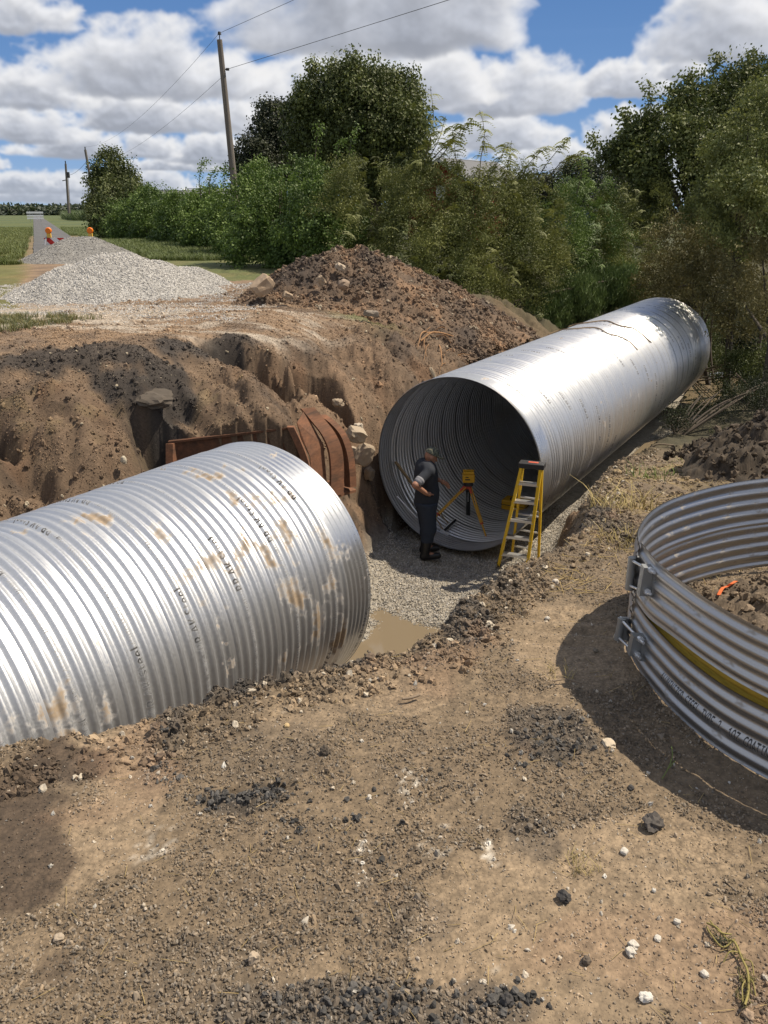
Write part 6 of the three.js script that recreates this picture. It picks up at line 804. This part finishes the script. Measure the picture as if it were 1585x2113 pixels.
// ---------------------------------------------------------------- buildings glimpsed over the bushes
{
  const SID = std({ color: lin(0.16, 0.15, 0.14), roughness: 0.9 }), ROOF = std({ color: lin(0.13, 0.135, 0.145), roughness: 0.85 }), TRIM = std({ color: lin(0.8, 0.8, 0.78), roughness: 0.6 }), REDB = std({ color: lin(0.22, 0.022, 0.018), roughness: 0.8 }), GREYR = std({ color: lin(0.30, 0.32, 0.35), metalness: 0.4, roughness: 0.5 }), BLUE = std({ color: lin(0.05, 0.075, 0.13), roughness: 0.5 }), GLASSY = std({ color: lin(0.03, 0.035, 0.04), roughness: 0.1 });
  function building(name, label, cat, at, turn, w, d, h, rise, wallM, roofM, o = {}) {
    const b = thing(name, label, cat, at); b.rotation.y = turn; const sh = new THREE.Shape([[-d / 2, 0], [d / 2, 0], [d / 2, h], [0, h + rise], [-d / 2, h]].map((p) => new THREE.Vector2(...p))); const g = new THREE.ExtrudeGeometry(sh, { depth: w, bevelEnabled: false }); g.rotateY(Math.PI / 2); g.translate(-w / 2, 0, 0); part('wall', g, wallM, b);
    const a = Math.atan2(rise, d / 2), l = Math.hypot(rise, d / 2) + 0.4; for (const s of [-1, 1]) { const r = part('roof', box(w + 0.8, 0.1, l), roofM, b); r.position.set(0, h + rise / 2 + 0.02, s * d / 4 + s * 0.1); r.rotation.x = s * a; const t = new THREE.Mesh(box(w + 0.84, 0.16, 0.06, 0, -0.02, s * (l / 2)), TRIM); t.name = 'eave_trim'; r.add(shadows(t)); }
    for (const e of [-1, 1]) for (const s of [-1, 1]) part('gable_trim', bar(V(e * (w / 2 + 0.41), h + rise + 0.06, 0), V(e * (w / 2 + 0.41), h - 0.1, s * (d / 2 + 0.2)), 0.05, 0.2), TRIM, b);
    for (const [x, y, ww, hh, side] of o.windows ?? []) { const f = part('window', box(ww, hh, 0.08, x, y, side * d / 2), TRIM, b); const p = new THREE.Mesh(box(ww - 0.2, hh - 0.2, 0.09, x, y, side * d / 2 + side * 0.01), GLASSY); p.name = 'pane'; f.add(shadows(p)); }
    for (const [z, y, ww, hh] of o.gableWindows ?? []) { const f = part('window', box(0.08, hh, ww, -w / 2 - 0.01, y, z), TRIM, b); }
    if (o.chimney) part('chimney', box(0.7, 1.2, 0.7, w * 0.2, h + rise + 0.2, 0.2), SID, b);
    return b;
  }
  const on = (px, py, z, y = FARY) => { const p = onZ(px, py, z); p.y = y; return p; };
  building('house', 'low grey-roofed house with white trim behind the hedge at left', 'house', on(385, 400, 74), 0.25, 6.6, 7, 2.15, 1.2, SID, ROOF, { windows: [[-2, 1.3, 1.1, 1.1, 1], [1.6, 1.3, 1.1, 1.1, 1]] });
  building('garage', 'white-edged grey roof of the outbuilding left of the main pole', 'outbuilding', on(448, 395, 82), 0.15, 5, 6, 2.5, 1.2, SID, GREYR, { windows: [[0, 1.4, 1.2, 1, 1]] });
  building('barn', 'red barn with grey metal roof glimpsed through the thicket', 'barn', on(965, 380, 62), 0.9, 6.4, 5.4, 3.5, 1.5, REDB, ROOF, { windows: [[1.9, 2.7, 0.6, 0.8, 1], [-1.6, 2.7, 0.6, 0.8, 1]], gableWindows: [[0, 3, 0.7, 0.9]] });
  building('shed', 'dark blue shed roof peeking over the bushes at right of the barn', 'shed', on(1180, 385, 58), -0.2, 2.6, 3, 2.75, 0.7, BLUE, BLUE, { windows: [[0, 2.2, 0.8, 0.6, 1]] });
}
// ---------------------------------------------------------------- barricades on the road
{
  const stripes = (w, h, flip, c1 = '#c8281e') => { const c = document.createElement('canvas'); c.width = 512; c.height = Math.round(512 * h / w); const g = c.getContext('2d'); g.fillStyle = '#eeeae6'; g.fillRect(0, 0, c.width, c.height); g.fillStyle = c1; const s = c.height * 0.95; for (let x = -c.height * 2; x < c.width + c.height * 2; x += s * 2) { g.beginPath(); if (flip) { g.moveTo(x, 0); g.lineTo(x + s, 0); g.lineTo(x + s + c.height, c.height); g.lineTo(x + c.height, c.height); } else { g.moveTo(x + c.height, 0); g.lineTo(x + s + c.height, 0); g.lineTo(x + s, c.height); g.lineTo(x, c.height); } g.fill(); } const t = new THREE.CanvasTexture(c); t.colorSpace = THREE.SRGBColorSpace; return t; };
  const LEG = std({ color: lin(0.35, 0.35, 0.36), metalness: 0.6, roughness: 0.5 }), ORG = new THREE.MeshPhysicalMaterial({ color: lin(0.85, 0.20, 0.01), roughness: 0.25, emissive: lin(0.12, 0.02, 0) }), YEL = std({ color: lin(0.7, 0.45, 0.08), roughness: 0.5 }), W = std({ color: lin(0.75, 0.75, 0.74), roughness: 0.6 });
  ORG.emissive.setRGB(0, 0, 0);
  const p = onZ(146, 500, 43), b = thing('barricade', 'orange-striped barricade with two warning lights, half hidden by the grey gravel pile', 'barricade', V(p.x, groundY(p.x, p.z), p.z)); b.rotation.y = 0.12;
  const y1 = onZ(110, 498, 43).y - b.position.y, half = 1.24;
  part('board', box(half * 2, 0.33, 0.04, 0, y1, 0), std({ map: stripes(half * 2, 0.33, true), roughness: 0.5 }), b); part('lower_board', box(half * 2, 0.2, 0.04, 0, y1 - 0.55, 0), std({ map: stripes(half * 2, 0.2, true), roughness: 0.5 }), b);
  for (const s of [-1, 1]) { for (const e of [-1, 1]) part('leg', bar(V(s * half * 0.9, y1 + 0.2, 0.03 * e), V(s * half * 0.9, 0, 0.4 * e), 0.06, 0.05), LEG, b); const l = part('warning_light', merged([new THREE.CylinderGeometry(0.15, 0.15, 0.1, 24).rotateX(Math.PI / 2).translate(s * 0.98, y1 + 0.50, 0), new THREE.CylinderGeometry(0.12, 0.15, 0.05, 24).rotateX(Math.PI / 2).translate(s * 0.98, y1 + 0.50, 0.07)]), ORG, b); const q = new THREE.Mesh(box(0.2, 0.2, 0.14, s * 0.98, y1 + 0.27, 0, 0.02), YEL); q.name = 'battery_box'; l.add(shadows(q)); }
  const f = onZ(72, 440, 165), c = thing('barricade', 'distant white-boarded barricade closing the road near the horizon', 'barricade', V(f.x, FARY + 0.08, f.z)); c.rotation.y = 0.38;
  part('board', box(2.9, 0.34, 0.05, 0, 1.55, 0), W, c); part('board', box(2.9, 0.3, 0.05, 0, 1.0, 0), W, c); part('board', box(2.9, 0.3, 0.05, 0, 0.55, 0), W, c); for (const s of [-0.9, 0.9]) { part('upright', box(0.09, 1.85, 0.09, s, 0.92, -0.08), LEG, c); part('skid', box(0.1, 0.1, 1.5, s, 0.05, 0), LEG, c); }
}
// ---------------------------------------------------------------- grass verges, corn and the far tree line
{
  const R = rng(66);
  function tuft(n, h, spread, w, seed) { const r = rng(seed), pos = [], idx = []; for (let i = 0; i < n; i++) { const a = r() * 6.28, l = h * (0.5 + 0.6 * r()), bx = (r() - 0.5) * spread, bz = (r() - 0.5) * spread, ln = 0.3 + 0.6 * r(), q = pos.length / 3, dx = Math.cos(a), dz = Math.sin(a), px = -dz * w, pz = dx * w; pos.push(bx + px, 0, bz + pz, bx - px, 0, bz - pz, bx + dx * l * ln * 0.4 + px * 0.7, l * 0.6, bz + dz * l * ln * 0.4 + pz * 0.7, bx + dx * l * ln * 0.4 - px * 0.7, l * 0.6, bz + dz * l * ln * 0.4 - pz * 0.7, bx + dx * l * ln, l * 0.9, bz + dz * l * ln); idx.push(q, q + 1, q + 2, q + 1, q + 3, q + 2, q + 2, q + 3, q + 4); } const g = new THREE.BufferGeometry(); g.setAttribute('position', new THREE.Float32BufferAttribute(pos, 3)); g.setIndex(idx); const f = g.toNonIndexed(); f.computeVertexNormals(); return f; }
  const BL = new THREE.MeshPhysicalMaterial({ color: 0xffffff, roughness: 0.8, transmission: 0.3, thickness: 0, side: THREE.DoubleSide });
  const G = []; let tries = 0;
  while (G.length < 26000 && tries++ < 120000) { const s = 4 + 75 * Math.pow(R(), 1.5), left = R() < 0.5, o = left ? -ROADW - 0.25 - 6.5 * Math.pow(R(), 1.3) : ROADW + 0.2 + 9 * R(), x = ROADAT.x + ROADDIR.x * s - ROADDIR.z * o, z = ROADAT.z + ROADDIR.z * s + ROADDIR.x * o; if (z > -19 && !left) continue; if (lipDist(x, z) > -1) continue; if (PILES.some((p) => p.yAt(x, z) > -0.3) || MOUND.yAt(x, z) > -0.4) continue; const y = surf(x, z)[0]; if (SC[2] < SC[1] * 0.92) continue; const k = (0.6 + 0.7 * R()) * (left && o < -5 ? 1.7 : 1), t = R(), dry = left ? 0.35 * R() : 0.15 * R(); G.push({ p: V(x, y - 0.01, z), k: V(k, k, k), c: [lerp(lerp(0.07, 0.15, t), 0.24, dry), lerp(lerp(0.11, 0.20, t), 0.2, dry), lerp(0.025, 0.045, t)], up: true }); }
  for (let i = 0; i < 900; i++) { const x = -7.6 + 2.1 * R() + 0.5 * R() * R(), z = -12.3 - 3.5 * R(); if (noise(x * 1.4, z * 1.4) < 0.02 + 0.1 * (x + 6)) continue; const k = 0.35 + 0.4 * R(), t = R(); G.push({ p: V(x, groundY(x, z) - 0.01, z), k: V(k, k, k), c: [lerp(0.09, 0.2, t), lerp(0.12, 0.17, t), 0.045], up: true }); }
  scatter('grass', 'rough green and yellow grass on the verges of the road', 'grass', tuft(16, 0.22, 0.3, 0.008, 3), BL, G);
  const C = []; for (let i = 0; i < 9000; i++) { const left = i < 5200; if (left) { const s = 14 + 130 * R() * R(), o = -ROADW - 7 - 22 * Math.pow(R(), 1.6); const x = ROADAT.x + ROADDIR.x * s - ROADDIR.z * o, z = ROADAT.z + ROADDIR.z * s + ROADDIR.x * o; const k = 0.85 + 0.35 * R(), t = R(); C.push({ p: V(x, groundAt(x, z)[0], z), k: V(k, k, k), c: [lerp(0.05, 0.14, t), lerp(0.085, 0.15, t), lerp(0.02, 0.04, t)], up: true }); } else { const s = 165 + 60 * R(), o = 6 + 60 * R(); const x = ROADAT.x + ROADDIR.x * s - ROADDIR.z * o, z = ROADAT.z + ROADDIR.z * s + ROADDIR.x * o, k = 0.95 + 0.2 * R(), t = R(); C.push({ p: V(x, FARY, z), k: V(k, k, k), c: [lerp(0.06, 0.1, t), lerp(0.10, 0.15, t), 0.035], up: true }); } }
  scatter('corn_field', 'tall green corn standing left of the road and along the far field', 'corn', tuft(22, 2.1, 0.9, 0.035, 9), BL, C);
  const F = []; for (let i = 0; i < 2600; i++) { const x = -330 + 400 * R(), z = -420 - 160 * R(), n = noise(x * 0.02, 3), h = 3 + 3.5 * n + 3 * R(), t = R(); F.push({ p: V(x, FARY + h * 0.4, z), k: V(5 + 3 * R(), h, 5), c: [lerp(0.03, 0.06, t), lerp(0.05, 0.085, t), 0.03], up: true }); }
  scatter('far_wood', 'dark line of far-off trees on the horizon', 'wood', leafClump(40, 1.0, 0.35, 0.16, 0, 71), BL, F);
}
//PART8
renderer.render(scene, camera);
